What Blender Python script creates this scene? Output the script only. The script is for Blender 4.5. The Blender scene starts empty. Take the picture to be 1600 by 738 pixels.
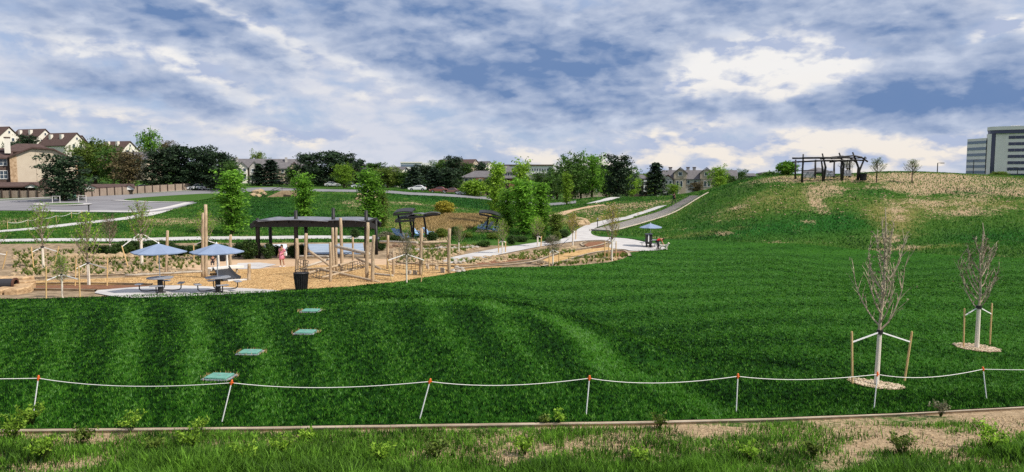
import bpy, bmesh, math, random
import numpy as np
from mathutils import Vector, Matrix, noise as mnoise
from mathutils.geometry import delaunay_2d_cdt

random.seed(7); RNG = np.random.default_rng(11)
SC = bpy.context.scene
COL = SC.collection

# ------------------------------------------------------------------ camera
CZ = 8.0                       # eye height: upstairs window / deck above the park
FPX = 1150.0                   # focal length in pixels of a 1600 wide frame
PITCH = math.atan(99.0 / FPX)
cam_d = bpy.data.cameras.new('camera'); cam = bpy.data.objects.new('camera', cam_d); COL.objects.link(cam)
cam.location = (0, 0, CZ); cam.rotation_euler = (math.pi / 2 - PITCH, 0, 0)
cam_d.sensor_width = 36.0; cam_d.lens = FPX / 1600 * 36.0; cam_d.clip_start = 0.1; cam_d.clip_end = 9000
SC.camera = cam
SC.view_settings.view_transform = 'Standard'; SC.view_settings.look = 'None'
SC.view_settings.exposure = 0.0; SC.view_settings.gamma = 1.0; SC.view_settings.use_curve_mapping = False
SC.cycles.max_bounces = 5; SC.cycles.diffuse_bounces = 2; SC.cycles.glossy_bounces = 2
SC.cycles.transmission_bounces = 3; SC.cycles.transparent_max_bounces = 6
SC.cycles.use_denoising = False

def ray(px, py):
    a = (px - 800.0) / FPX; b = (369.0 - py) / FPX
    return (a, math.cos(PITCH) + b * math.sin(PITCH), -math.sin(PITCH) + b * math.cos(PITCH))
def pt(px, py, D):
    x, y, z = ray(px, py); t = D / y
    return Vector((x * t, D, CZ + z * t))

# ------------------------------------------------------------------ sun
SUN_EL = math.radians(47); SUN_AZ = math.radians(116)      # azimuth from +Y (view) towards +X (right)
sd = Vector((math.sin(SUN_AZ) * math.cos(SUN_EL), math.cos(SUN_AZ) * math.cos(SUN_EL), math.sin(SUN_EL)))
sun_d = bpy.data.lights.new('sun', 'SUN'); sun_d.energy = 5.0; sun_d.angle = math.radians(0.6); sun_d.color = (1.0, 0.93, 0.82)
sun = bpy.data.objects.new('sun', sun_d); COL.objects.link(sun)
sun.rotation_euler = (-sd).to_track_quat('-Z', 'Y').to_euler(); sun.location = (60, -20, 80)

# ------------------------------------------------------------------ sky with broken clouds
W = bpy.data.worlds.new('World'); SC.world = W; W.use_nodes = True
nt = W.node_tree; nt.nodes.clear(); N = nt.nodes.new; L = nt.links.new
def wmath(op, a, b=None, c=None, clamp=False):
    n = N('ShaderNodeMath'); n.operation = op; n.use_clamp = clamp
    for i, v in enumerate((a, b, c)):
        if v is None: continue
        if isinstance(v, (int, float)): n.inputs[i].default_value = v
        else: L(v, n.inputs[i])
    return n.outputs[0]
def wnoise(vec, scale, detail, rough=0.55, lac=2.0, dist=0.0):
    n = N('ShaderNodeTexNoise'); n.inputs['Scale'].default_value = scale; n.inputs['Detail'].default_value = detail
    n.inputs['Roughness'].default_value = rough; n.inputs['Lacunarity'].default_value = lac; n.inputs['Distortion'].default_value = dist
    L(vec, n.inputs['Vector']); return n
def wmix(fac, a, b):
    n = N('ShaderNodeMix'); n.data_type = 'RGBA'
    if isinstance(fac, float): n.inputs[0].default_value = fac
    else: L(fac, n.inputs[0])
    for i, v in ((6, a), (7, b)):
        if isinstance(v, tuple): n.inputs[i].default_value = (*v, 1)
        else: L(v, n.inputs[i])
    return n.outputs[2]
tc = N('ShaderNodeTexCoord'); sep = N('ShaderNodeSeparateXYZ'); L(tc.outputs['Generated'], sep.inputs[0])
sky = N('ShaderNodeTexSky'); sky.sky_type = 'NISHITA'; sky.sun_disc = False
sky.sun_elevation = SUN_EL; sky.sun_rotation = SUN_AZ; sky.air_density = 1.0; sky.dust_density = 0.6; sky.ozone_density = 1.5
az = wmath('ARCTAN2', sep.outputs[0], sep.outputs[1]); el = wmath('ARCSINE', sep.outputs[2])
comb = N('ShaderNodeCombineXYZ'); L(az, comb.inputs[0]); L(el, comb.inputs[1])
# stretched direction for cloud noise: layers flatten towards the horizon
st = N('ShaderNodeVectorMath'); st.operation = 'MULTIPLY'; L(tc.outputs['Generated'], st.inputs[0]); st.inputs[1].default_value = (1, 1, 2.3)
warp = wnoise(st.outputs[0], 5.0, 5, 0.62)
wv = N('ShaderNodeVectorMath'); wv.operation = 'SUBTRACT'; L(warp.outputs['Color'], wv.inputs[0]); wv.inputs[1].default_value = (.5, .5, .5)
ws = N('ShaderNodeVectorMath'); ws.operation = 'MULTIPLY_ADD'; L(wv.outputs[0], ws.inputs[0]); ws.inputs[1].default_value = (.11, .055, 0); L(comb.outputs[0], ws.inputs[2])
warp2 = wnoise(st.outputs[0], 22.0, 6, 0.62)
wv2 = N('ShaderNodeVectorMath'); wv2.operation = 'SUBTRACT'; L(warp2.outputs['Color'], wv2.inputs[0]); wv2.inputs[1].default_value = (.5, .5, .5)
ws2 = N('ShaderNodeVectorMath'); ws2.operation = 'MULTIPLY_ADD'; L(wv2.outputs[0], ws2.inputs[0]); ws2.inputs[1].default_value = (.034, .022, 0); L(ws.outputs[0], ws2.inputs[2])
# cloud masses: (px, py, rx, ry, tilt, darkness) of the 1600x738 frame turned into directions
CL = [(820,60,620,100,4,.40),(1350,60,420,120,3,.30),(150,20,300,60,4,.3),(1500,150,260,90,3,.35),(640,50,280,80,10,.95),(300,28,150,46,22,1.1),(110,35,210,38,0,.8),(120,128,80,24,15,1.0),(290,145,130,36,14,1.15),(380,135,60,20,10,.4),
 (830,90,190,62,8,.75),(900,130,170,50,6,.7),(730,135,160,36,15,.42),(1180,18,300,48,0,.55),(1205,160,300,26,0,.95),(1500,168,230,52,4,.95),
 (1350,185,150,26,0,.6),(1570,105,140,80,0,.6),(1030,190,110,18,8,.55),(430,112,100,30,15,.35),(720,190,200,26,8,.4),(900,185,150,22,4,.45),(1010,75,90,40,0,.5),
 (60,150,160,26,8,.25),(580,245,200,16,4,.3),(1420,60,160,50,10,.35),
 (1062,112,78,42,0,-1.05),(1200,104,170,62,5,-1.25),(1250,128,110,36,0,-.9),(745,62,90,24,-18,-1.05),(390,45,130,28,33,-1.0),(330,12,70,16,25,-.8),
 (200,75,260,40,6,-.35),(330,125,110,22,20,-.7),(480,205,110,18,4,-.8),(1075,178,120,22,5,-.8),(1090,215,100,26,4,-.75),(1350,222,160,26,5,-.75),
 (1450,228,120,20,0,-.7),(1565,38,80,26,-10,-.9),(130,180,330,34,0,-.45),(960,128,60,46,0,-.55),(1000,245,380,40,0,-.5),(1330,245,420,46,0,-.35),(860,60,80,26,20,-.5),
 (560,110,180,30,18,-.45),(600,160,140,22,12,-.35),(1280,60,120,30,0,-.45)]
def masses(sel):
    tot = None; KS = 1.45 if sel else 1.15
    for (px, py, rx, ry, tl, am) in CL:
        if (am > 0) != sel: continue
        d = Vector(ray(px, py)).normalized(); a0, e0 = math.atan2(d.x, d.y), math.asin(d.z); ca = math.cos(a0)
        mp = N('ShaderNodeMapping'); mp.vector_type = 'TEXTURE'; L(ws2.outputs[0], mp.inputs['Vector'])
        mp.inputs['Location'].default_value = (a0, e0, 0); mp.inputs['Rotation'].default_value = (0, 0, -math.radians(tl))
        mp.inputs['Scale'].default_value = (rx * KS / FPX * ca * ca, ry * KS / FPX * ca, 1)
        g = N('ShaderNodeTexGradient'); g.gradient_type = 'SPHERICAL'; L(mp.outputs[0], g.inputs[0])
        tot = wmath('MULTIPLY_ADD', g.outputs['Fac'], abs(am), tot if tot is not None else 0.0)
    return tot
def sstep(v, a, b):
    n = N('ShaderNodeMapRange'); n.interpolation_type = 'SMOOTHSTEP'; L(v, n.inputs[0]); n.inputs['From Min'].default_value = a; n.inputs['From Max'].default_value = b; return n.outputs[0]
def vadd(v, off, mul=None):
    n = N('ShaderNodeVectorMath'); n.operation = 'ADD'; L(v, n.inputs[0]); n.inputs[1].default_value = off; return n.outputs[0]
def warped(v, amt):
    n = N('ShaderNodeVectorMath'); n.operation = 'MULTIPLY_ADD'; L(wv2.outputs[0], n.inputs[0]); n.inputs[1].default_value = (amt, amt, amt); L(v, n.inputs[2]); return n.outputs[0]
def puff(v, scale, detail=2.0):
    n = N('ShaderNodeTexVoronoi'); n.feature = 'F1'; n.inputs['Scale'].default_value = scale; n.inputs['Detail'].default_value = detail; n.inputs['Roughness'].default_value = .62; n.inputs['Lacunarity'].default_value = 2.3; L(v, n.inputs['Vector'])
    return wmath('SUBTRACT', 1.0, n.outputs['Distance'])
dark, bright = masses(True), masses(False)
base_v = warped(st.outputs[0], .05)
big = wnoise(st.outputs[0], 3.6, 9, 0.60, 2.0, 0.4); mid = wnoise(st.outputs[0], 8.0, 8, 0.55, 2.1, 0.3)
bn = wmath('SUBTRACT', big.outputs['Fac'], 0.5); mn = wmath('SUBTRACT', mid.outputs['Fac'], 0.5)
pA = puff(base_v, 9.0); pB = puff(vadd(base_v, (.018, -.003, .034)), 9.0)
m2 = wnoise(vadd(st.outputs[0], (.008, -.002, .014)), 8.0, 5, 0.52, 2.1, 0.3); mid6 = wnoise(st.outputs[0], 8.0, 5, 0.52, 2.1, 0.3)
emb = wmath('ADD', wmath('MULTIPLY', wmath('SUBTRACT', pA, pB), .8), wmath('MULTIPLY', wmath('SUBTRACT', mid6.outputs['Fac'], m2.outputs['Fac']), 2.0))      # lit and shaded sides of the puffs
# high thin veil over the blue
bl = N('ShaderNodeVectorMath'); bl.operation = 'SCALE'; L(sky.outputs[0], bl.inputs[0]); bl.inputs['Scale'].default_value = 0.10
veil = sstep(wmath('ADD', wmath('MULTIPLY', bn, 1.4), wmath('MULTIPLY', mn, 1.2)), -.34, .22)
c0 = wmix(wmath('MULTIPLY_ADD', emb, .8, veil, clamp=True), wmix(0.8, bl.outputs[0], (.46, .58, .84)), (.74, .77, .87))
# bright cumulus
fB = wmath('ADD', wmath('ADD', wmath('MULTIPLY', bn, -1.1), wmath('MULTIPLY', bright, 1.35)), wmath('ADD', wmath('MULTIPLY', wmath('SUBTRACT', pA, .62), .50), wmath('MULTIPLY', mn, .78)))
lit = wmath('MULTIPLY_ADD', emb, 2.4, wmath('MULTIPLY_ADD', fB, .50, .36), clamp=True)
low = wmath('MULTIPLY', wmath('SUBTRACT', 0.13, wmath('ABSOLUTE', el)), 7.0, clamp=True)
whitec = wmix(wmath('MULTIPLY', low, .75), (1.0, .985, .97), (1.0, .88, .74))
c1 = wmix(sstep(fB, -.24, .36), c0, wmix(lit, (.50, .58, .78), whitec))
# blue-grey undersides and stratus
fD = wmath('ADD', wmath('ADD', wmath('MULTIPLY', bn, .62), wmath('MULTIPLY', dark, .95)), wmath('ADD', wmath('MULTIPLY', mn, .34), wmath('MULTIPLY', wmath('SUBTRACT', pA, .62), .34)))
fD = wmath('SUBTRACT', fD, wmath('MULTIPLY', bright, .60))
dcol = wmix(wmath('MULTIPLY_ADD', emb, .9, wmath('SUBTRACT', .78, wmath('MULTIPLY', fD, .46)), clamp=True), (.16, .27, .51), (.64, .71, .86))
final = wmix(wmath('MULTIPLY', sstep(fD, -.16, .60), .97), c1, dcol)
bg = N('ShaderNodeBackground'); L(final, bg.inputs[0]); bg.inputs[1].default_value = 0.90
W.cycles.sampling_method = 'MANUAL'; W.cycles.sample_map_resolution = 512
wo = N('ShaderNodeOutputWorld'); L(bg.outputs[0], wo.inputs[0])

# ------------------------------------------------------------------ terrain: survey points (seen at px,py, at D metres)
CP = []
def cp(px, *prs):
    for py, D in prs: CP.append((px, py, D))
for px in (-200, 0, 300, 600, 900, 1200, 1500, 1800): cp(px, (738, 12.3), (830, 10.0))
cp(-200,(676,14.8),(600,18.2),(550,22),(500,28),(470,33),(440,45),(410,56),(390,66),(374,78),(350,95),(330,112),(313,150),(300,168))
cp(0,(674,14.9),(600,18.2),(550,22),(500,28),(468,33),(455,39),(435,46),(410,56),(390,66),(374,78),(350,95),(330,112),(313,150),(300,165))
cp(200,(672,14.9),(600,18.2),(550,22),(500,28),(463,34.5),(440,44),(415,55),(395,66),(374,80),(345,98),(325,117),(310,150),(300,180))
cp(400,(670,15),(600,18.2),(550,22),(500,27.5),(456,37),(440,43.5),(417,57),(405,61),(390,69),(374,80),(350,96),(325,115),(305,165),(290,215))
cp(600,(667,15.1),(600,18),(550,21.5),(510,25.5),(475,30.5),(444,40.5),(430,48),(405,61),(385,72),(370,84),(345,105),(320,130),(299,165),(296,190))
cp(650,(471,31.3),(466,36.5))
cp(740,(665,15.2),(600,18),(540,22.5),(500,26.5),(478,29.8),(473,36.3),(455,42),(428,49),(410,58),(390,69),(370,84),(345,110),(330,128),(313,160),(305,190))
cp(850,(663,15.3),(600,18.2),(540,23),(512,26.2),(496,28.6),(490,35),(470,40.5),(450,46),(417,55),(400,63),(385,73),(365,90),(345,115),(330,140),(318,175))
cp(930,(662,15.4),(600,18.5),(550,22.6),(520,27),(513,32),(480,38.5),(450,46),(411,59),(396,66),(375,83),(350,102),(335,118),(318,140),(308,165))
cp(1000,(661,15.5),(600,18.8),(545,23.3),(535,28),(500,35),(450,46),(392,72),(373,85),(338,105),(326,118),(315,145))
cp(1060,(660,15.6),(600,19),(550,24.5),(500,34.5),(450,46),(392,73),(376,82),(350,94),(335,104),(319,117))
cp(1100,(377,80),(350,90),(330,97),(310,106),(304,115))
cp(1150,(378,79),(350,87),(320,96),(291,108))
cp(1200,(656,16),(600,19.5),(550,25),(500,33),(450,45.5),(410,60),(380,78),(360,83),(330,90),(300,97),(280,104),(279,135))
cp(1300,(652,16.3),(384,77),(360,82),(330,88),(300,95),(283,100),(277,125))
cp(1370,(649,16.6),(603,21.6),(550,26.5),(500,33.5),(450,46),(391,74),(360,81),(330,87),(300,93.5),(285,98),(270,135))
cp(1500,(642,17),(600,22.3),(546,28.5),(500,35),(450,46),(401,68),(370,76),(340,83),(310,90),(288,97),(273,132))
cp(1600,(637,17.5),(600,22.5),(550,28.5),(500,35),(450,46),(403,66),(375,73),(345,80),(315,87),(292,95),(279,120))
cp(1800,(630,18),(600,22.5),(550,28.5),(500,35),(450,46),(405,66),(375,73),(345,80),(315,87),(295,95),(282,120))
P3 = [tuple(pt(*c)) for c in CP]
def far(px, D, z): x, y, _ = ray(px, 270); P3.append((x / y * D, D, CZ + z))
for px, z in ((-300, 7), (0, 6), (120, 4), (250, 1.5), (400, -2), (600, -4.5), (800, -8.5), (950, -9.5), (1100, -9.5), (1200, -6), (1400, -3), (1600, -2), (1900, -2)): far(px, 300, z)
for px, z in ((-300, 12), (0, 10), (250, 5), (500, 1), (800, -4), (1200, -5), (1600, -4), (1900, -4)): far(px, 550, z)
for px in (-300, 200, 600, 1000, 1400, 1900): far(px, 1400, -5); far(px, 4500, -6)
for px in (-200, 400, 1000, 1800): far(px, 4, -5.0)
P3 = np.array(P3)
KA = 3.2
def ctrl(x, y): return np.stack([np.arctan2(x, np.maximum(y, 1e-6)) * KA, np.log(np.maximum(np.hypot(x, y), 3.0))], -1)
Cn = ctrl(P3[:, 0], P3[:, 1]); n0 = len(Cn)
def tk(r2): return np.where(r2 > 1e-12, 0.5 * r2 * np.log(np.maximum(r2, 1e-12)), 0)
d2 = ((Cn[:, None] - Cn[None]) ** 2).sum(-1)
A = np.zeros((n0 + 3, n0 + 3)); A[:n0, :n0] = tk(d2) + np.eye(n0) * 0.012; A[:n0, n0] = 1; A[:n0, n0 + 1:] = Cn; A[n0:, :n0] = A[:n0, n0:].T
sol = np.linalg.solve(A, np.concatenate([P3[:, 2], np.zeros(3)]))
NA, NL = 331, 560; A0 = math.radians(46); L0, L1 = math.log(4.0), math.log(4500.0)
ga = np.linspace(-A0, A0, NA); gl = np.linspace(L0, L1, NL)
GA, GL = np.meshgrid(ga, gl); Q = np.stack([GA.ravel() * KA, GL.ravel()], -1)
ZG = np.zeros(len(Q))
for i in range(0, len(Q), 20000):
    q = Q[i:i + 20000]; r2 = ((q[:, None] - Cn[None]) ** 2).sum(-1)
    ZG[i:i + 20000] = tk(r2) @ sol[:n0] + sol[n0] + q @ sol[n0 + 1:]
ZG = ZG.reshape(NL, NA)
# the long low mound in the lawn: a crest that runs down from the playground edge towards the right
CREST = [pt(*c) for c in ((560,462,31.5),(650,470,30.6),(740,478,29.6),(850,497,28.2),(930,520,26.2),(1000,548,23.2),(1050,580,20.3))]
def seg(px_, py_):
    best = np.full(np.shape(px_), 1e9); par = np.zeros(np.shape(px_)); sgn = np.zeros(np.shape(px_))
    for i in range(len(CREST) - 1):
        a, b = CREST[i], CREST[i + 1]; dx, dy = b.x - a.x, b.y - a.y; t = np.clip(((px_ - a.x) * dx + (py_ - a.y) * dy) / (dx * dx + dy * dy), 0, 1)
        ex, ey = px_ - a.x - t * dx, py_ - a.y - t * dy; d = np.hypot(ex, ey); k = d < best
        best = np.where(k, d, best); par = np.where(k, (i + t) / (len(CREST) - 1), par); sgn = np.where(k, np.sign(dx * ey - dy * ex), sgn)
    return best, par, sgn
gx_, gy_ = np.exp(GL) * np.sin(GA), np.exp(GL) * np.cos(GA); dd, tt_, sg = seg(gx_, gy_)
ZG = ZG + .46 * np.exp(-(dd / np.where(sg > 0, 1.7, 3.2)) ** 2) * np.clip(np.sin(np.clip(tt_ * 1.04, 0, 1) * math.pi), 0, 1) ** .7
def zs(x, y):
    x = np.asarray(x, float); y = np.asarray(y, float)
    ua = (np.clip(np.arctan2(x, y), -A0, A0) + A0) / (2 * A0) * (NA - 1); ul = (np.clip(np.log(np.maximum(np.hypot(x, y), 4.0)), L0, L1) - L0) / (L1 - L0) * (NL - 1)
    i = np.minimum(ua.astype(int), NA - 2); j = np.minimum(ul.astype(int), NL - 2); fa = ua - i; fl = ul - j
    return (ZG[j, i] * (1 - fa) + ZG[j, i + 1] * fa) * (1 - fl) + (ZG[j + 1, i] * (1 - fa) + ZG[j + 1, i + 1] * fa) * fl
def gz(x, y): return float(zs(x, y))
TM = np.exp(np.linspace(math.log(7), math.log(3000), 3000))
def at(px, py):
    """the ground point seen at px,py"""
    x, y, z = ray(px, py); t = TM / y
    below = CZ + z * t - zs(x * t, y * t) < 0
    k = int(np.argmax(below)) if below.any() else len(TM) - 1
    if k:
        h0 = CZ + z * t[k-1] - gz(x * t[k-1], y * t[k-1]); h1 = CZ + z * t[k] - gz(x * t[k], y * t[k]); w = h0 / (h0 - h1 + 1e-9)
        tt = t[k-1] + (t[k] - t[k-1]) * min(max(w, 0), 1)
    else: tt = t[0]
    return Vector((x * tt, y * tt, gz(x * tt, y * tt)))
def ground(px, D):
    """the ground point D metres out in the direction of px"""
    x, y, _ = ray(px, 300); return Vector((x / y * D, D, gz(x / y * D, D)))
# ------------------------------------------------------------------ materials
def mat(name, col, rough=0.8, col2=None, scale=6.0, bump=0.0, bscale=None, detail=5, metal=0.0, spec=0.3, coords='Object', stretch=(1, 1, 1), transl=0.0, lo=.35, hi=.65):
    m = bpy.data.materials.new(name); m.use_nodes = True; t = m.node_tree; b = t.nodes['Principled BSDF']
    b.inputs['Roughness'].default_value = rough; b.inputs['Metallic'].default_value = metal; b.inputs['Specular IOR Level'].default_value = spec
    b.inputs['Base Color'].default_value = (*col, 1)
    tcn = t.nodes.new('ShaderNodeTexCoord'); mp = t.nodes.new('ShaderNodeMapping'); mp.inputs['Scale'].default_value = stretch
    t.links.new(tcn.outputs[coords], mp.inputs[0])
    if col2 is not None:
        n = t.nodes.new('ShaderNodeTexNoise'); n.inputs['Scale'].default_value = scale; n.inputs['Detail'].default_value = detail; n.inputs['Roughness'].default_value = .65
        t.links.new(mp.outputs[0], n.inputs['Vector'])
        r = t.nodes.new('ShaderNodeValToRGB'); r.color_ramp.elements[0].position = lo; r.color_ramp.elements[1].position = hi
        r.color_ramp.elements[0].color = (*col, 1); r.color_ramp.elements[1].color = (*col2, 1)
        t.links.new(n.outputs['Fac'], r.inputs[0]); t.links.new(r.outputs[0], b.inputs['Base Color'])
    if bump:
        n2 = t.nodes.new('ShaderNodeTexNoise'); n2.inputs['Scale'].default_value = bscale or scale * 3; n2.inputs['Detail'].default_value = 5
        t.links.new(mp.outputs[0], n2.inputs['Vector'])
        bp = t.nodes.new('ShaderNodeBump'); bp.inputs['Strength'].default_value = bump; bp.inputs['Distance'].default_value = .05
        t.links.new(n2.outputs['Fac'], bp.inputs['Height']); t.links.new(bp.outputs[0], b.inputs['Normal'])
    if transl:
        tr = t.nodes.new('ShaderNodeBsdfTranslucent'); mx = t.nodes.new('ShaderNodeMixShader'); mx.inputs[0].default_value = transl
        src = b.inputs['Base Color'].links[0].from_socket if b.inputs['Base Color'].links else None
        if src: t.links.new(src, tr.inputs[0])
        else: tr.inputs[0].default_value = (*col, 1)
        t.links.new(b.outputs[0], mx.inputs[1]); t.links.new(tr.outputs[0], mx.inputs[2]); t.links.new(mx.outputs[0], t.nodes['Material Output'].inputs[0])
    return m
def leafmat(name, c1, c2, transl=.3, scale=.9, rnd=0.0):
    """foliage: colour from a per-face random attribute 'tint' between two greens"""
    m = bpy.data.materials.new(name); m.use_nodes = True; t = m.node_tree; b = t.nodes['Principled BSDF']
    b.inputs['Roughness'].default_value = .6; b.inputs['Specular IOR Level'].default_value = .25
    a = t.nodes.new('ShaderNodeAttribute'); a.attribute_name = 'tint'
    r = t.nodes.new('ShaderNodeValToRGB'); r.color_ramp.elements[0].color = (c1[0] * .45, c1[1] * .45, c1[2] * .45, 1); r.color_ramp.elements[1].color = (min(1, c2[0] * 1.35), min(1, c2[1] * 1.3), min(1, c2[2] * 1.35), 1); e_ = r.color_ramp.elements.new(.5); e_.color = (*[(u + w) / 2 for u, w in zip(c1, c2)], 1)
    t.links.new(a.outputs['Fac'], r.inputs[0]); out = r.outputs[0]
    oi = t.nodes.new('ShaderNodeObjectInfo'); hs = t.nodes.new('ShaderNodeHueSaturation')
    mr = t.nodes.new('ShaderNodeMapRange'); mr.inputs['To Min'].default_value = .8; mr.inputs['To Max'].default_value = 1.2
    t.links.new(oi.outputs['Random'], mr.inputs[0]); t.links.new(mr.outputs[0], hs.inputs['Value']); t.links.new(out, hs.inputs['Color']); out = hs.outputs[0]
    t.links.new(out, b.inputs['Base Color'])
    if transl:
        tr = t.nodes.new('ShaderNodeBsdfTranslucent'); mx = t.nodes.new('ShaderNodeMixShader'); mx.inputs[0].default_value = transl
        t.links.new(out, tr.inputs[0]); t.links.new(b.outputs[0], mx.inputs[1]); t.links.new(tr.outputs[0], mx.inputs[2]); t.links.new(mx.outputs[0], t.nodes['Material Output'].inputs[0])
    return m
def glassmat(name, col):
    m = mat(name, col, .08, spec=.6); return m

# ------------------------------------------------------------------ mesh helpers
class MB:
    def __init__(s): s.v = []; s.f = []; s.t = []
    def add(s, vs, fs, tint=None):
        o = len(s.v); s.v += [tuple(v) for v in vs]; s.f += [tuple(i + o for i in f) for f in fs]
        if tint is not None: s.t += [tint] * len(fs)
    def box(s, c, size, rz=0.0, M=None):
        x, y, z = (q / 2 for q in size); ca, sa = math.cos(rz), math.sin(rz); vs = []
        for dz in (-z, z):
            for dx, dy in ((-x, -y), (x, -y), (x, y), (-x, y)):
                p = Vector((c[0] + dx * ca - dy * sa, c[1] + dx * sa + dy * ca, c[2] + dz)); vs.append(M @ p if M else p)
        s.add(vs, [(3, 2, 1, 0), (4, 5, 6, 7), (0, 1, 5, 4), (1, 2, 6, 5), (2, 3, 7, 6), (3, 0, 4, 7)]); return s
    def tube(s, pts, rads, n=8, cap=True):
        pts = [Vector(p) for p in pts]; k = len(pts)
        if not hasattr(rads, '__len__'): rads = [rads] * k
        vs = []; up = None
        for i, p in enumerate(pts):
            t = (pts[min(i + 1, k - 1)] - pts[max(i - 1, 0)]).normalized()
            if up is None: up = Vector((1, 0, 0)) if abs(t.z) > .8 else Vector((0, 0, 1))
            a = t.cross(up).normalized(); b = a.cross(t); up = b if abs(t.z) < .8 else up
            for j in range(n):
                an = 2 * math.pi * j / n; vs.append(p + (a * math.cos(an) + b * math.sin(an)) * rads[i])
        fs = [(i * n + j, i * n + (j + 1) % n, (i + 1) * n + (j + 1) % n, (i + 1) * n + j) for i in range(k - 1) for j in range(n)]
        if cap: fs += [tuple(range(n))[::-1], tuple((k - 1) * n + j for j in range(n))]
        s.add(vs, fs); return s
    def bar(s, p, q, w, h):
        """a rectangular bar from p to q"""
        p = Vector(p); q = Vector(q); t = (q - p).normalized(); up = Vector((0, 0, 1)) if abs(t.z) < .9 else Vector((0, 1, 0))
        a = t.cross(up).normalized() * w / 2; b = a.cross(t).normalized() * h / 2
        vs = [p - a - b, p + a - b, p + a + b, p - a + b, q - a - b, q + a - b, q + a + b, q - a + b]
        s.add(vs, [(3, 2, 1, 0), (4, 5, 6, 7), (0, 1, 5, 4), (1, 2, 6, 5), (2, 3, 7, 6), (3, 0, 4, 7)]); return s
    def prism(s, poly, a, b, axis='y'):
        """polygon (u,z) pushed from a to b along an axis: 'y' -> u is x, 'x' -> u is y, 'z' -> plan polygon"""
        n = len(poly)
        def mk(u, w, k): return (u, k, w) if axis == 'y' else ((k, u, w) if axis == 'x' else (u, w, k))
        vs = [mk(u, w, a) for u, w in poly] + [mk(u, w, b) for u, w in poly]
        s.add(vs, [tuple(range(n))[::-1], tuple(range(n, 2 * n))] + [(i, (i + 1) % n, n + (i + 1) % n, n + i) for i in range(n)]); return s
    def rock(s, c, r, seed=0, sub=1, flat=.7, rough=.35):
        bm = bmesh.new(); bmesh.ops.create_icosphere(bm, subdivisions=sub, radius=1)
        for v in bm.verts:
            q = v.co * 1.3 + Vector((seed * 7.13, seed * 3.7, seed)); k = 1 + rough * mnoise.noise(q) + rough * .5 * mnoise.noise(q * 2.3)
            v.co = v.co * k
        rr = (r, r, r) if not hasattr(r, '__len__') else r
        s.add([(c[0] + v.co.x * rr[0], c[1] + v.co.y * rr[1], c[2] + v.co.z * rr[2] * flat) for v in bm.verts], [tuple(v.index for v in f.verts) for f in bm.faces]); bm.free(); return s
    def mesh(s, name):
        me = bpy.data.meshes.new(name); me.from_pydata(s.v, [], s.f); me.update()
        if s.t:
            a = me.attributes.new('tint', 'FLOAT', 'FACE'); a.data.foreach_set('value', s.t)
        return me
    def build(s, name, m, parent=None, smooth=False, bevel=0):
        me = s.mesh(name)
        bm = bmesh.new(); bm.from_mesh(me); bmesh.ops.recalc_face_normals(bm, faces=bm.faces)
        if bevel: bmesh.ops.bevel(bm, geom=bm.edges[:], offset=bevel, segments=1, affect='EDGES')
        bm.to_mesh(me); bm.free()
        if smooth: me.polygons.foreach_set('use_smooth', [True] * len(me.polygons))
        me.materials.append(m); o = bpy.data.objects.new(name, me); COL.objects.link(o)
        if parent: o.parent = parent
        return o
def tag(o, label, cat, group=None):
    o['label'] = label; o['category'] = cat
    if group: o['group'] = group
    return o
def struct(o, kind='structure'): o['kind'] = kind; return o
def thing(name, label, cat, loc=(0, 0, 0), rz=0.0, group=None):
    o = bpy.data.objects.new(name, None); o.empty_display_size = .2; COL.objects.link(o); o.location = loc; o.rotation_euler = (0, 0, rz)
    return tag(o, label, cat, group)
def dup(o, loc=None, rz=None, label=None, scale=None, parent=None):
    c = o.copy(); COL.objects.link(c)
    if parent: c.parent = parent
    for ch in o.children: dup(ch, parent=c)
    if loc is not None: c.location = loc
    if rz is not None: c.rotation_euler = (0, 0, rz)
    if scale is not None: c.scale = scale if hasattr(scale, '__len__') else (scale,) * 3
    if label: c['label'] = label
    return c
def npmesh(name, V, F, m, attrs=None, smooth=False):
    """mesh from numpy arrays: V (n,3), F (m,3) or (m,4)"""
    me = bpy.data.meshes.new(name); k = F.shape[1]
    me.vertices.add(len(V)); me.vertices.foreach_set('co', V.astype(np.float32).ravel())
    me.loops.add(F.size); me.loops.foreach_set('vertex_index', F.astype(np.int32).ravel())
    me.polygons.add(len(F)); me.polygons.foreach_set('loop_start', np.arange(0, F.size, k, dtype=np.int32))
    if smooth: me.polygons.foreach_set('use_smooth', np.ones(len(F), bool))
    for an, arr in (attrs or {}).items():
        a = me.attributes.new(an, 'FLOAT', 'POINT'); a.data.foreach_set('value', arr.astype(np.float32))
    me.update(calc_edges=True); me.materials.append(m)
    o = bpy.data.objects.new(name, me); COL.objects.link(o); return o
def pip(x, y, poly):
    """points in polygon"""
    ins = np.zeros(np.shape(x), bool); n = len(poly); j = n - 1
    for i in range(n):
        xi, yi = poly[i]; xj, yj = poly[j]
        c = ((yi > y) != (yj > y)) & (x < (xj - xi) * (y - yi) / (yj - yi + 1e-12) + xi); ins ^= c; j = i
    return ins
def plan(pxs): return [(p.x, p.y) for p in (at(*q) for q in pxs)]
def dense(poly, rel=.012, closed=True):
    out = []; n = len(poly)
    for i in range(n if closed else n - 1):
        a = Vector(poly[i]); b = Vector(poly[(i + 1) % n]); k = max(1, int((b - a).length / max(.12, rel * min(a.length, b.length))))
        out += [tuple(a.lerp(b, q / k)) for q in range(k)]
    if not closed: out.append(poly[-1])
    return out
def smoothp(poly, closed=True, it=2):
    for _ in range(it):
        n = len(poly); out = []
        rng = range(n) if closed else range(n - 1)
        if not closed: out.append(poly[0])
        for i in rng:
            a = Vector(poly[i]); b = Vector(poly[(i + 1) % n]); out += [tuple(a.lerp(b, .25)), tuple(a.lerp(b, .75))]
        if not closed: out.append(poly[-1])
        poly = out
    return poly
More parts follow.
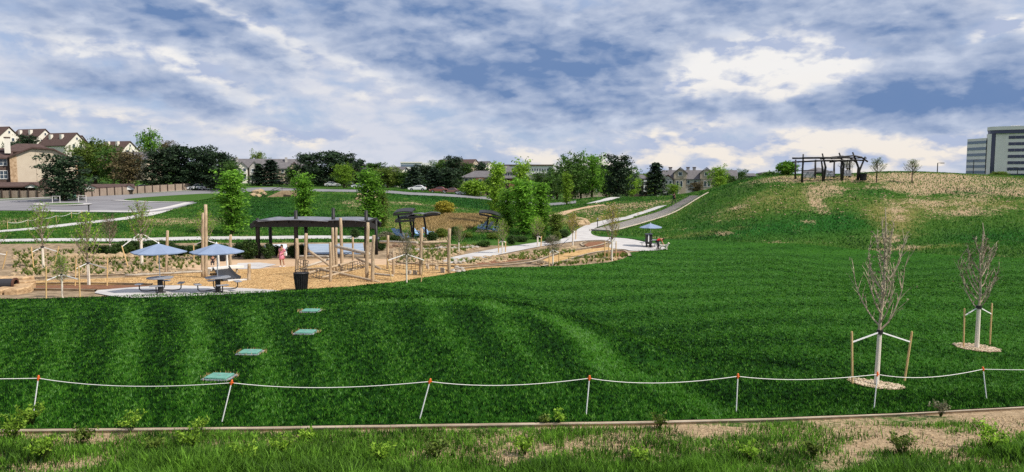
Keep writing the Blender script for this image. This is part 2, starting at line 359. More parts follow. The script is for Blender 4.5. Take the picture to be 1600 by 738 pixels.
GXY = np.stack([np.exp(GL) * np.sin(GA), np.exp(GL) * np.cos(GA)], -1)
BARE = []
def sheet(name, poly, off, m, thin=1, kerb=None, attr=None, parent=None):
    """a plan polygon draped over the terrain, off metres above it"""
    if name not in ('lawn', 'island_grass', 'verge'): BARE.append(list(poly))
    poly = dense(poly); P = np.array(poly); x0, y0 = P.min(0); x1, y1 = P.max(0)
    g = GXY[::thin, ::thin].reshape(-1, 2); g = g[(g[:, 0] > x0) & (g[:, 0] < x1) & (g[:, 1] > y0) & (g[:, 1] < y1)]
    g = g[pip(g[:, 0], g[:, 1], poly)] if len(g) else g
    n = len(poly); vs = [Vector(p) for p in poly] + [Vector(p) for p in g]
    r = delaunay_2d_cdt(vs, [], [list(range(n))], 1, 1e-4)
    V = np.array([(v.x, v.y) for v in r[0]]); z = zs(V[:, 0], V[:, 1]) + off
    F = np.array([f for f in r[2] if len(f) == 3])
    a = V[F]; cr_ = (a[:, 1, 0] - a[:, 0, 0]) * (a[:, 2, 1] - a[:, 0, 1]) - (a[:, 1, 1] - a[:, 0, 1]) * (a[:, 2, 0] - a[:, 0, 0])
    F[cr_ < 0] = F[cr_ < 0][:, ::-1]
    o = npmesh(name, np.column_stack([V, z]), F, m, attr(V[:, 0], V[:, 1]) if attr else None, True)
    if parent: o.parent = parent
    else: struct(o)
    return o
def ribbon(name, line, width, off, m, thick=0.0, parent=None):
    """a path of given width along a plan line, draped, with real thickness when asked"""
    line = dense(line, .012, False); k = len(line); V = []; F = []
    for i in range(k):
        a = Vector(line[max(i - 1, 0)]); b = Vector(line[min(i + 1, k - 1)]); t = (b - a).normalized(); nn = Vector((-t.y, t.x))
        w = width[0] + (width[1] - width[0]) * i / (k - 1) if hasattr(width, '__len__') else width
        p = Vector(line[i]); l = p + nn * w / 2; r_ = p - nn * w / 2
        zl = gz(*l); zr = gz(*r_); zt = off + thick
        V += [(l.x, l.y, zl + zt), (r_.x, r_.y, zr + zt)]
        if thick: V += [(l.x, l.y, zl - .05), (r_.x, r_.y, zr - .05)]
    s = 4 if thick else 2
    BARE.append([v[:2] for v in V[::s]] + [v[:2] for v in V[1::s]][::-1])
    for i in range(k - 1):
        o = i * s; F.append((o, o + s, o + s + 1, o + 1)[::-1])
        if thick: F += [(o + 2, o + s + 2, o + s, o), (o + 1, o + s + 1, o + s + 3, o + 3)]
    ob = npmesh(name, np.array(V), np.array(F), m)
    if parent: ob.parent = parent
    else: struct(ob)
    return ob
# ------------------------------------------------------------------ ground
def blobs(x, y, lst):
    """sum of land-cover patches (px,py,rx,ry,amount) laid on the terrain"""
    out = np.zeros(np.shape(x))
    for px, py, rx, ry, am in lst:
        c = at(px, py); wx = rx * c.y / FPX; hi = at(px, py - ry).y; lo = at(px, py + ry).y; wy = max(min((hi - lo) / 2, c.y * .12), .3)
        u = (x - c.x * y / max(c.y, 1) * .5 - c.x * .5) / wx; w = (y - c.y) / wy
        out += am * np.exp(-(u * u + w * w))
    return out
SOIL = [(1230,277,60,3,.9),(1300,280,80,3,1),(1420,274,90,6,1.2),(1560,277,120,6,1.2),(1290,296,30,10,.75),(1275,318,14,12,.6),(1400,332,16,20,.55),(1385,372,24,10,.6),
 (1520,332,90,8,.45),(1470,318,60,8,.45),(1590,300,60,7,.5),(1440,295,50,6,.4),(1130,330,34,6,.28),(1170,318,34,6,.25),(1010,372,60,3,.4),(1200,380,90,2,.45),(1380,391,110,3,.6),(1520,403,90,2,.35),
 (1130,365,14,6,.5),(1260,345,20,5,.3),(1470,682,160,15,.95),(1590,650,90,10,.8),(1300,672,110,8,.5),(760,684,90,8,.55),(880,700,130,9,.6),(660,712,90,9,.35),(60,690,120,9,.75),(250,690,90,7,.3),
 (960,680,60,6,.5),(1110,672,90,5,.6),(420,700,70,7,.3),(1180,700,120,9,.35),(1500,722,120,10,.6),(240,345,40,4,.5),(300,345,60,7,.5),(30,345,40,5,.5),(700,325,30,4,.5),(640,318,40,3,.5),(560,318,40,6,.45),
 (960,325,60,6,.4),(870,345,20,5,.5),(1010,318,60,5,.45),(900,330,50,5,.35),(20,392,80,5,.35)]
STRAW = [(1500,320,160,20,.6),(1250,300,80,20,.45),(1400,350,40,30,.6),(1150,330,80,20,.4),(1060,370,100,5,.5),(1400,392,220,4,.6),(700,345,80,12,.9),(640,352,60,10,.7),(760,340,50,9,.7),(560,330,60,12,.4),
 (280,350,80,10,.5),(60,350,90,10,.4),(50,395,200,10,.3),(300,372,200,3,.4),(900,350,80,10,.55),(940,340,120,8,.4),(800,690,500,20,.3),(1400,690,250,30,.35),(230,315,100,6,.3),(620,300,100,6,.25)]
LUSH = [(1200,358,160,18,.8),(1330,345,60,16,.6),(1370,300,30,10,.5),(1530,298,60,6,.8),(1560,372,110,16,.9),(1100,345,60,18,.5),(500,345,140,14,.5),(440,335,70,12,.6),(680,308,90,8,.9),(760,322,60,6,.7),(200,355,70,8,.5),(420,318,60,8,.7),(120,340,60,5,.3)]
def cover(x, y):
    return {'soil': np.clip(blobs(x, y, SOIL) * .64 + .24 * (np.hypot(x, y) < 22) * (y < 19), 0, .98), 'straw': np.clip(blobs(x, y, STRAW) * .8, 0, 1), 'lush': np.clip(blobs(x, y, LUSH), 0, 1)}
def groundmat():
    m = bpy.data.materials.new('rough_ground'); m.use_nodes = True; t = m.node_tree; b = t.nodes['Principled BSDF']; n = t.nodes.new; l = t.links.new
    b.inputs['Roughness'].default_value = .95; b.inputs['Specular IOR Level'].default_value = .1
    tcn = n('ShaderNodeTexCoord')
    def nz(s, d=6, r=.65):
        q = n('ShaderNodeTexNoise'); q.inputs['Scale'].default_value = s; q.inputs['Detail'].default_value = d; q.inputs['Roughness'].default_value = r; l(tcn.outputs['Object'], q.inputs['Vector']); return q.outputs['Fac']
    def at_(nm): q = n('ShaderNodeAttribute'); q.attribute_name = nm; return q.outputs['Fac']
    def mth(op, a, b_, c=None, cl=False):
        q = n('ShaderNodeMath'); q.operation = op; q.use_clamp = cl
        for i, v in enumerate((a, b_, c)):
            if v is None: continue
            if isinstance(v, (int, float)): q.inputs[i].default_value = v
            else: l(v, q.inputs[i])
        return q.outputs[0]
    def mx(f, a, b_):
        q = n('ShaderNodeMix'); q.data_type = 'RGBA'; l(f, q.inputs[0])
        for i, v in ((6, a), (7, b_)):
            if isinstance(v, tuple): q.inputs[i].default_value = (*v, 1)
            else: l(v, q.inputs[i])
        return q.outputs[2]
    n1, n2, n3 = nz(.35, 7), nz(2.2, 6), nz(9, 4)
    nn = mth('ADD', mth('MULTIPLY', n1, .5), mth('ADD', mth('MULTIPLY', n2, .35), mth('MULTIPLY', n3, .25)))      # mean about .55
    g = mx(n2, (.026, .075, .009), (.065, .14, .018))
    g = mx(mth('MULTIPLY_ADD', mth('ADD', at_('lush'), mth('MULTIPLY', n1, .6)), 1.5, -.6, True), g, (.016, .088, .010))
    st_ = mx(n3, (.26, .20, .075), (.16, .17, .04))
    g = mx(mth('MULTIPLY_ADD', mth('ADD', at_('straw'), mth('MULTIPLY', nn, 1.3)), 2.2, -2.0, True), g, st_)
    so = mx(mth('MULTIPLY_ADD', mth('ADD', n3, nz(34, 5, .7)), 1.6, -1.1, True), (.17, .11, .055), (.54, .41, .26))
    g = mx(mth('MULTIPLY_ADD', mth('ADD', at_('soil'), mth('MULTIPLY', nn, 1.9)), 6.5, -7.9, True), g, so)
    l(g, b.inputs['Base Color'])
    bp = n('ShaderNodeBump'); bp.inputs['Strength'].default_value = .8; bp.inputs['Distance'].default_value = .10; l(mth('ADD', n2, mth('MULTIPLY', n3, .5)), bp.inputs['Height']); l(bp.outputs[0], b.inputs['Normal'])
    return m
M_GROUND = groundmat()
Rr = np.exp(gl)
V = np.column_stack([GXY.reshape(-1, 2), ZG.ravel()]); idx = np.arange(NL * NA).reshape(NL, NA)
F = np.stack([idx[:-1, :-1], idx[:-1, 1:], idx[1:, 1:], idx[1:, :-1]], -1).reshape(-1, 4)[:, ::-1]
# the same ground goes on all round, outside the surveyed sector
wa = np.linspace(A0, 2 * math.pi - A0, 60); jr = np.arange(0, NL, 8); jr = np.append(jr, NL - 1); o0 = len(V)
zw = np.array([[ZG[j, -1] * (1 - k / 59) + ZG[j, 0] * k / 59 for k in range(60)] for j in jr])
X2 = np.outer(Rr[jr], np.sin(wa)); Y2 = np.outer(Rr[jr], np.cos(wa))
V = np.concatenate([V, np.column_stack([X2.ravel(), Y2.ravel(), zw.ravel()])]); i2 = o0 + np.arange(len(jr) * 60).reshape(len(jr), 60)
F = np.concatenate([F, np.stack([i2[:-1, :-1], i2[:-1, 1:], i2[1:, 1:], i2[1:, :-1]], -1).reshape(-1, 4)[:, ::-1]])
cc = idx[0]; V = np.concatenate([V, [[0, 0, float(ZG[0].mean())]]])
o = npmesh('ground', V, F, M_GROUND, cover(V[:, 0], V[:, 1]), True); struct(o)

# ------------------------------------------------------------------ lawn, beds, paths, road (draped sheets)
KERB = [(x_, float(np.interp(x_, [-150,0,200,400,600,800,1000,1200,1400,1600,1760], [677,674,672,670,667,664,661,656,648,637,629]))) for x_ in range(-150, 1761, 24)]
_ = [(-150,677),(0,674),(200,672),(400,670),(600,667),(800,664),(1000,661),(1200,656),(1400,648),(1600,637),(1760,629)]
LAWN_TOP = [(1760,410),(1600,404),(1500,401),(1400,393),(1300,386),(1200,381),(1100,377),(1040,374),(1000,371),(960,369),(940,367),(932,370),(960,371.5),(990,374),(1012,379),(1042,386),(1042,392),(1000,394),(985,395),(984,400),(972,406),(950,411),(900,416),(850,417.5),(800,418.5),(760,420),(700,429),(650,436.5),(600,444),(550,449),(500,452),(430,456),(340,459),(260,461),(190,464),(100,467),(0,469),(-150,471)]
LAWN = plan(KERB) + plan(LAWN_TOP)
SLINE = [Vector((-44, 2, 0)), Vector((-39, 14, 0)), Vector((-32, 23, 0)), Vector((-23, 29, 0)), Vector((-14, 31.5, 0))] + CREST + [ground(1180, 17.5), ground(1400, 14)]
SLEN = np.concatenate([[0], np.cumsum([math.hypot((b - a).x, (b - a).y) for a, b in zip(SLINE, SLINE[1:])])])
def hashn(a, b, s=0.0): v = np.sin(a * 127.1 + b * 311.7 + s * 74.7) * 43758.5453; return v - np.floor(v)
def tuftn(x, y, k):
    """random value per tuft of grass, tufts a little larger where they can only be seen from farther off"""
    c = k * np.exp2(np.round(np.log2(np.maximum(y, 4) / 16) * 2) / 2); return hashn(np.floor(x / c), np.floor(y / (c * 2.2)), 1.0)
def stripe_and_light(x, y):
    """lawn tint: mown bands running up to the mound's crest in front of it, level bands behind, with crest light and shade painted over them"""
    best = np.full(np.shape(x), 1e9); arc = np.zeros(np.shape(x)); side = np.zeros(np.shape(x))
    for i in range(len(SLINE) - 1):
        a, b = SLINE[i], SLINE[i + 1]; dx, dy = b.x - a.x, b.y - a.y; t = np.clip(((x - a.x) * dx + (y - a.y) * dy) / (dx * dx + dy * dy), 0, 1)
        ex, ey = x - a.x - t * dx, y - a.y - t * dy; d = np.hypot(ex, ey); k = d < best
        best = np.where(k, d, best); arc = np.where(k, SLEN[i] + t * (SLEN[i + 1] - SLEN[i]), arc); side = np.where(k, dx * ey - dy * ex, side)
    front = 1 / (1 + np.exp(np.clip(side / 14 * 2.2, -30, 30))); ns = np.sin(x * .31 + 1.3) * .5 + np.sin(y * .23 + x * .11) * .6
    ph = (1150 * x + 539 * y) / (6210 + 518 * y) * 728; front = front / (1 + np.exp(np.clip((x - 5) * 1.2, -30, 30))); a = 2.1 * (.5 + .5 * np.sin((ph + ns * 13 + 4 * np.sin(y * .9 + x)) * 2 * math.pi / 96)) ** 1.5 - .95; b = np.tanh(1.6 * np.sin((y - x * .10 + ns * .8) * math.pi / 2.3))
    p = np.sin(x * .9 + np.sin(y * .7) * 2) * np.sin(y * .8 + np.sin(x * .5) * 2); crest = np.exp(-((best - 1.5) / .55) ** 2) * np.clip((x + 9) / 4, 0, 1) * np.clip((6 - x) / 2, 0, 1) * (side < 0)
    return np.clip(.44 + front * (.20 * a * (.62 + .38 * np.sin(x * .5 + y * .3)) * np.clip((y - 13.5) / 6, .25, 1) - .05) + (1 - front) * (.08 * b + .11 - .24 * np.exp(-(best / 9) ** 2)) + .03 * p + .34 * crest, 0, 1)  # light painted in: bright crest band, dark strip behind, tones split at the crest
def lawnmat():
    m = bpy.data.materials.new('mown_grass'); m.use_nodes = True; t = m.node_tree; b = t.nodes['Principled BSDF']; n = t.nodes.new; l = t.links.new
    b.inputs['Roughness'].default_value = .8; b.inputs['Specular IOR Level'].default_value = .12
    a = n('ShaderNodeAttribute'); a.attribute_name = 'tint'; r = n('ShaderNodeValToRGB')
    r.color_ramp.elements[0].color = (.0006, .010, .0004, 1); r.color_ramp.elements[1].color = (.13, .27, .085, 1)
    for p_, c_ in ((.26, (.008, .052, .0020)), (.52, (.040, .152, .0075)), (.76, (.095, .24, .024))): e_ = r.color_ramp.elements.new(p_); e_.color = (*c_, 1)
    tcn = n('ShaderNodeTexCoord'); q = n('ShaderNodeTexNoise'); q.inputs['Scale'].default_value = 5; q.inputs['Detail'].default_value = 5; l(tcn.outputs['Object'], q.inputs['Vector'])
    ad = n('ShaderNodeMath'); ad.operation = 'MULTIPLY_ADD'; l(q.outputs['Fac'], ad.inputs[0]); ad.inputs[1].default_value = .5; l(a.outputs['Fac'], ad.inputs[2])
    sb = n('ShaderNodeMath'); sb.operation = 'SUBTRACT'; l(ad.outputs[0], sb.inputs[0]); sb.inputs[1].default_value = .25; l(sb.outputs[0], r.inputs[0])
    l(r.outputs[0], b.inputs['Base Color']); tr = n('ShaderNodeBsdfTranslucent'); l(r.outputs[0], tr.inputs[0]); mxs = n('ShaderNodeMixShader'); mxs.inputs[0].default_value = .22
    l(b.outputs[0], mxs.inputs[1]); l(tr.outputs[0], mxs.inputs[2]); l(mxs.outputs[0], t.nodes['Material Output'].inputs[0]); return m
M_LAWN = lawnmat()
M_BED = mat('gravel_bed', (.13, .09, .05), .95, (.42, .31, .195), 1.9, .8, 14, detail=9)
M_CHIPS = mat('wood_chips', (.29, .155, .05), .95, (.62, .41, .18), 2.2, 1.0, 18, detail=12, lo=.30, hi=.62)
M_REDMULCH = mat('bark_mulch', (.15, .065, .032), .95, (.27, .125, .06), 4.0, .7, 22, detail=8)
M_CONC = mat('concrete', (.43, .41, .40), .85, (.55, .53, .51), .7, .15, 12, detail=9)
M_KERB = mat('kerb_concrete', (.27, .21, .145), .9, (.45, .37, .27), 1.5, .2, 20, detail=8)
M_SAND = mat('crusher_fines', (.46, .31, .19), .95, (.58, .41, .26), .9, .3, 16, detail=9)
M_ASPH = mat('asphalt', (.17, .165, .175), .9, (.24, .235, .245), .25, .2, 10, detail=9)
M_PAD = mat('rubber_surface', (.24, .30, .38), .9, (.33, .39, .47), .8, .2, 12)
M_PADW = mat('rubber_surface_pale', (.55, .58, .62), .9, (.66, .69, .72), .8, .2, 12)
M_STONEB = mat('terrace_soil', (.14, .085, .055), .95, (.24, .16, .10), 2, .5, 12)
sheet('planting_bed', plan([(-150,384),(0,382),(200,381),(420,380),(600,379),(700,382),(800,385),(885,374),(925,368),(960,372),(990,376),(1000,395),(985,412),(850,424),(700,440),(600,455),(430,468),(200,474),(0,478),(-150,480)]), .015, M_BED)
sheet('wood_chip_surface', smoothp(plan([(20,441),(180,436),(300,428),(330,423),(420,420),(480,415.5),(600,414.5),(700,413.5),(790,416),(770,421),(700,432),(600,449),(500,457),(430,459),(330,449),(250,446),(150,446),(20,447)]), True, 1), .035, M_CHIPS)
sheet('plaza_path', smoothp(plan([(250,409),(400,406),(600,405),(690,406),(700,411),(600,416),(480,417),(420,421),(330,424),(250,419)]), True, 1), .028, M_SAND)
sheet('concrete_apron', plan([(362,421),(372,412),(405,411),(432,414),(405,421)]), .045, M_CONC)
sheet('rubber_pad', plan([(472,398),(474,382),(567,381),(570,398)]), .04, M_PAD)
sheet('rubber_pad', plan([(412,399),(413,383),(448,382),(450,397)]), .04, M_PADW)
sheet('mulch_bed', plan([(46,452.5),(46,448),(140,446.5),(238,447.5),(175,453)]), .042, M_REDMULCH)
sheet('mulch_bed', plan([(912,384),(920,379.5),(935,378.5),(946,380),(944,386),(926,389)]), .06, M_REDMULCH)
sheet('mulch_bed', plan([(928,403),(948,395),(975,393.5),(981,398),(965,404),(940,406.5)]), .06, M_REDMULCH)
sheet('mulch_bed', plan([(740,412),(790,405),(838,401),(842,405),(800,411),(745,416)]), .05, M_REDMULCH)
sheet('chip_trail', smoothp(plan([(838,411),(870,399),(915,390.5),(958,386),(962,390),(920,398),(875,410),(848,418)]), True, 1), .05, M_CHIPS)
sheet('patio', smoothp(plan([(135,457),(200,451),(262,447),(330,449),(420,454),(445,457),(340,462),(250,466),(190,468)]), True, 1), .055, M_CONC)
sheet('path', smoothp(plan([(690,409),(700,404),(760,392),(840,379.5),(885,374),(897,362),(915,352),(945,344),(990,338),(990,341.5),(960,347),(930,356),(921,364),(930,370.5),(955,372),(985,374),(1012,380),(1040,387),(1041,391.5),(985,393.5),(978,390.5),(958,390),(948,386),(960,380),(945,375.5),(905,377),(850,385),(800,395),(745,406),(700,415)]), True, 2), .065, M_CONC)
ribbon('path', smoothp(plan([(-150,379),(0,377),(100,375.5),(250,374.5),(400,372.5),(560,371.5),(640,374)]), False), 3.4, .05, M_CONC)
ribbon('path', smoothp(plan([(-150,372),(0,362),(60,357.5),(120,350),(200,342),(235,335),(262,326)]), False), 2.6, .05, M_CONC)
ribbon('path', smoothp(plan([(868,338),(885,331),(905,327),(925,323),(945,321)]), False), 3.0, .05, M_SAND)
ribbon('path', smoothp(plan([(985,339),(1010,331),(1035,322)]), False), 1.6, .05, M_CONC)
ribbon('path', smoothp(plan([(925,318),(960,311),(1000,307.5),(1040,306)]), False), 2.4, .05, M_CONC)
sheet('road', plan([(-150,332),(0,329.5),(100,329.5),(220,332),(262,327),(300,317),(330,303),(430,298),(560,301),(640,305),(760,312),(900,318),(900,314),(760,308),(640,301),(560,297),(430,293),(345,295),(300,298.5),(200,304.5),(100,310),(0,314),(-150,318)]), .05, M_ASPH)
sheet('traffic_island', smoothp(plan([(45,320.5),(70,318.5),(120,318.5),(152,320),(120,322.5),(70,323)])), .17, M_CONC)
sheet('island_grass', smoothp(plan([(62,320.6),(85,319.2),(118,319.2),(136,320.2),(110,321.5),(75,321.8)])), .20, M_GROUND)
sheet('verge', smoothp(plan([(180,314),(230,309),(300,304.5),(345,303),(345,308),(300,317),(240,316)])), .16, M_GROUND)
ribbon('kerb', smoothp(plan([(-150,316),(0,313),(100,309),(200,303.5),(300,297.8),(345,294.5)]), False), 1.8, .05, M_CONC, .1)
ribbon('kerb', smoothp(plan([(180,314),(230,316.5),(270,317),(298,317.5)]), False), 1.6, .05, M_CONC, .1)
ribbon('kerb', smoothp(plan([(60,331),(150,331.5),(222,333),(262,327.5),(298,318)]), False), 2.2, .05, M_CONC, .1)
for ln, w in (([(40,454.5),(100,455),(150,456.5)], .16), ([(48,446),(150,445),(238,446.5)], .16), ([(48,437),(120,434.5),(200,431)], .2),
              ([(700,425),(740,419),(800,415.5),(838,411),(858,402),(885,394),(915,389.5),(940,384),(950,380)], .3), ([(848,418),(880,410.5),(915,399),(950,393),(975,392.5),(983,397),(984,402)], .3),
              ([(912,386),(907,382),(914,379),(930,377.5),(950,378)], .25), ([(620,412),(700,418),(745,417),(800,412),(842,406)], .2)):
    ribbon('bed_edging', smoothp(plan(ln), False), w, .0, M_KERB, .13)
ribbon('kerb', smoothp(plan([(a, b + 2.5) for a, b in KERB]), False), .15, .0, M_KERB, .05)
def lawnattr(x, y): return {'tint': stripe_and_light(x, y) * .75}
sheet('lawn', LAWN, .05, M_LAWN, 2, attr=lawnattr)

# ------------------------------------------------------------------ grass blades
def blades(name, x, y, h, w, tint, m, label, off=0.0, lean=.5, two=False):
    n = len(x); z = zs(x, y) + off - .01; th = RNG.uniform(0, 2 * math.pi, n); la = RNG.uniform(0, 2 * math.pi, n); ll = RNG.uniform(.1, 1, n) * lean * h
    dx, dy = np.cos(th) * w / 2, np.sin(th) * w / 2; tx, ty = np.cos(la) * ll, np.sin(la) * ll
    a = np.stack([x - dx, y - dy, z], -1); b = np.stack([x + dx, y + dy, z], -1)
    if two:
        c = np.stack([x + tx * .3 + dx * .8, y + ty * .3 + dy * .8, z + h * .6], -1); d = np.stack([x + tx * .3 - dx * .8, y + ty * .3 - dy * .8, z + h * .6], -1); e_ = np.stack([x + tx, y + ty, z + h * .95], -1)
        V = np.stack([a, b, c, d, e_], 1).reshape(-1, 3); k = np.arange(n)[:, None] * 5
        F = np.concatenate([k + [[0, 1, 2]], k + [[0, 2, 3]], k + [[3, 2, 4]]]); T = np.repeat(tint, 5)
    else:
        c = np.stack([x + tx, y + ty, z + h], -1); V = np.stack([a, b, c], 1).reshape(-1, 3); F = np.arange(3 * n).reshape(-1, 3); T = np.repeat(tint, 3)
    o = npmesh(name, V, F, m, {'tint': T}); struct(o, 'stuff'); o['label'] = label; o['category'] = 'grass'; return o
def sector(n, d0, d1, amax=.72):
    r = np.exp(RNG.uniform(math.log(d0), math.log(d1), n)); u = RNG.uniform(-amax, amax, n); return u * r, r
x, y = sector(520000, 14.5, 82); k = pip(x, y, LAWN); x, y = x[k], y[k]
h = RNG.uniform(.04, .09, len(x)); w = .012 + .0010 * y
blades('lawn_grass', x, y, h, w, np.clip(stripe_and_light(x, y) + RNG.normal(0, .11, len(x)) + .78 * (tuftn(x, y, .05) - .5) + .20 * (tuftn(x + 3.3, y, .16) - .5), 0, 1), M_LAWN, 'short dark green mown grass of the park lawn', .05, .9)
def fbm2(x, y, s, seed=0.0):
    r = np.zeros(len(x)); a = 1.0; f = s
    for i in range(4):
        r += a * (np.sin(x * f * 1.0 + seed + 1.7 * np.sin(y * f * .8 + i)) * np.sin(y * f * 1.1 - seed + 1.3 * np.sin(x * f * .7 + 2 * i))); a *= .55; f *= 2.1
    return r
M_WILD = leafmat('wild_grass', (.006, .042, .002), (.20, .42, .04), .4)
x, y = sector(330000, 8.5, 15.6, .85); kz = np.array([(a, b) for a, b in plan([(-150,690),(-150,678),(0,676.5),(400,672.5),(800,666.5),(1000,663.5),(1200,658.5),(1400,650.5),(1600,640),(1760,632)])])
ky = np.interp(x, kz[1:, 0], kz[1:, 1]); cv = cover(x, y); dn = 1.05 + .65 * fbm2(x, y, .9, 2.0) - 1.0 * cv['soil'] + .30 * (x < 1) + .9 * np.clip((11.9 - y) / 2.5, -.2, 1)
k = (y < ky - .30) & (RNG.uniform(0, 1, len(x)) < np.clip(dn, .02, 1)); x, y, dn = x[k], y[k], dn[k]
tall = np.clip(fbm2(x, y, .55, 5.0), -.3, 1.2); h = RNG.uniform(.05, .17, len(x)) + np.clip(dn, 0, 1) * np.clip(.3 + tall, 0, 1) * RNG.uniform(.05, .46, len(x)) * np.clip((14.6 - y) / 3.2, .05, 1)
blades('wild_grass', x, y, h, RNG.uniform(.008, .020, len(x)), np.clip(RNG.beta(2, 3.2, len(x)) * .7 + .12 * fbm2(x, y, 1.3) + .55 * (tuftn(x, y, .05) - .35), 0, 1), M_WILD, 'tall unmown green grass and weeds along the near edge', 0, .7, True)
x, y = sector(60000, 8.5, 16.5, .85); k = y < np.interp(x, kz[1:, 0], kz[1:, 1]) - .25; x, y = x[k], y[k]
M_LITTER = leafmat('dry_litter', (.16, .11, .05), (.52, .42, .24), .1)
blades('dry_grass', x, y, RNG.uniform(.015, .07, len(x)), RNG.uniform(.006, .02, len(x)), RNG.uniform(0, 1, len(x)), M_LITTER, 'dry straw litter on the bare soil of the near edge', 0, 3.0)
CH = np.array([(-1, 36), (1, 36)]); x = RNG.uniform(-38, 2, 60000); y = RNG.uniform(35, 62, 60000)
k = pip(x, y, plan([(50,440),(180,437),(300,428.5),(330,424),(420,421),(480,416),(600,415.5),(700,414.5),(770,416.5),(700,430),(600,445),(500,452.5),(440,455),(330,448),(250,445.5),(150,445.5)])); x, y = x[k], y[k]
M_CHIPB = leafmat('chip_pieces', (.24, .13, .05), (.60, .41, .20), 0)
o = blades('wood_chips', x, y, RNG.uniform(.02, .05, len(x)), RNG.uniform(.04, .09, len(x)), RNG.uniform(0, 1, len(x)), M_CHIPB, 'loose orange wood chips covering the playground', .035, 3.0); o['category'] = 'wood chips'
M_ROUGH = leafmat('rough_grass', (.010, .070, .006), (.40, .36, .12), .3)
rq = next(n for n in M_ROUGH.node_tree.nodes if n.type == 'VALTORGB').color_ramp
rq.elements[0].color = (.006, .050, .004, 1); rq.elements[1].position = .5; rq.elements[1].color = (.060, .20, .016, 1); rq.elements[2].color = (.48, .41, .17, 1); e_ = rq.elements.new(.72); e_.color = (.17, .24, .045, 1)
x, y = sector(420000, 60, 190, .80); cv = cover(x, y)
bad = pip(x, y, LAWN)
for pl in BARE:
    if max(q_[1] for q_ in pl) > 62: bad |= pip(x, y, pl[::2] if len(pl) > 60 else pl)
for pl in ([(-150,384),(-150,480),(990,412),(1000,376),(925,366),(885,372),(700,380)], [(-150,333),(-150,310),(345,292),(345,303),(262,330)], [(880,376),(895,360),(915,350),(990,336),(990,343),(930,357),(925,372)]): bad |= pip(x, y, plan(pl))
xp = x / y * FPX + 800
k = ~bad & (RNG.uniform(0, 1, len(x)) > cv['soil'] * .88); x, y = x[k], y[k]; cv = {a: b[k] for a, b in cv.items()}
tt = np.clip(.30 + .20 * fbm2(x, y, .25, 1.0) + .14 * fbm2(x, y, 1.1, 4.0) + .55 * cv['straw'] + .35 * cv['soil'] * (RNG.uniform(0, 1, len(x)) > .3) - .35 * cv['lush'] + RNG.normal(0, .13, len(x)) + .30 * (tuftn(x, y, .05) - .5), 0, 1)
blades('rough_grass', x, y, RNG.uniform(.10, .26, len(x)), .02 + .0009 * y, tt, M_ROUGH, 'rough patchy meadow grass on the hill and banks', 0, 1.0)
# ------------------------------------------------------------------ shared object materials
M_WHITE = mat('white_rod', (.75, .76, .76), .5); M_ORANGE = mat('orange_plastic', (.75, .14, .03), .5)
M_ROPE = mat('white_rope', (.70, .69, .66), .9); M_LID = mat('green_lid', (.09, .25, .19), .6, (.15, .35, .28), 9, .2)
M_LOG = mat('peeled_log', (.20, .135, .08), .85, (.54, .42, .285), 6, .6, 14, stretch=(3, 3, .35), lo=.28, hi=.62, detail=8); M_LOGG = mat('weathered_log', (.33, .28, .22), .9, (.52, .46, .38), 5, .4, 14, stretch=(1, 1, 1))
M_LOGEND = mat('log_end', (.50, .36, .20), .9, (.62, .47, .29), 12)
M_BLACK = mat('black_steel', (.012, .012, .013), .55, (.022, .021, .022), 4, spec=.4); M_ROOFM = mat('pale_metal_roof', (.15, .155, .175), .5, (.26, .27, .30), 2, metal=.3)
M_GREY = mat('grey_plastic', (.20, .21, .24), .6, (.28, .29, .32), 4); M_CANVAS = mat('blue_canvas', (.22, .29, .43), .85, (.27, .34, .48), 2, .1, 40, transl=.15)
M_STAKE = mat('timber_stake', (.52, .33, .13), .85, (.70, .50, .25), 5, .2, 20, stretch=(4, 4, .6)); M_STRAP = mat('white_strap', (.72, .72, .72), .8)
M_BARK = mat('grey_bark', (.20, .155, .115), .9, (.34, .28, .22), 8, .4, 24, stretch=(1, 1, .4)); M_WRAP = mat('pale_trunk_wrap', (.62, .56, .46), .9, (.74, .68, .58), 9, .2, 30)
M_DBARK = mat('dark_bark', (.045, .032, .022), .95, (.09, .065, .045), 5, .5, 16); M_SAND_ST = mat('sandstone', (.28, .17, .085), .9, (.60, .42, .24), 3, .5, 14, stretch=(1, 1, 3))
M_ROCK = mat('grey_rock', (.27, .24, .21), .9, (.48, .44, .38), 4, .5, 12); M_TANROCK = mat('tan_rock', (.28, .20, .115), .9, (.48, .36, .22), 4, .5, 12)
M_BLUECH = mat('pale_blue_plastic', (.28, .44, .66), .5, (.32, .48, .70), 3); M_DARKROPE = mat('dark_rope', (.10, .08, .06), .9)
def hgt(px, py, D, g): return pt(px, py, D).z - g.z

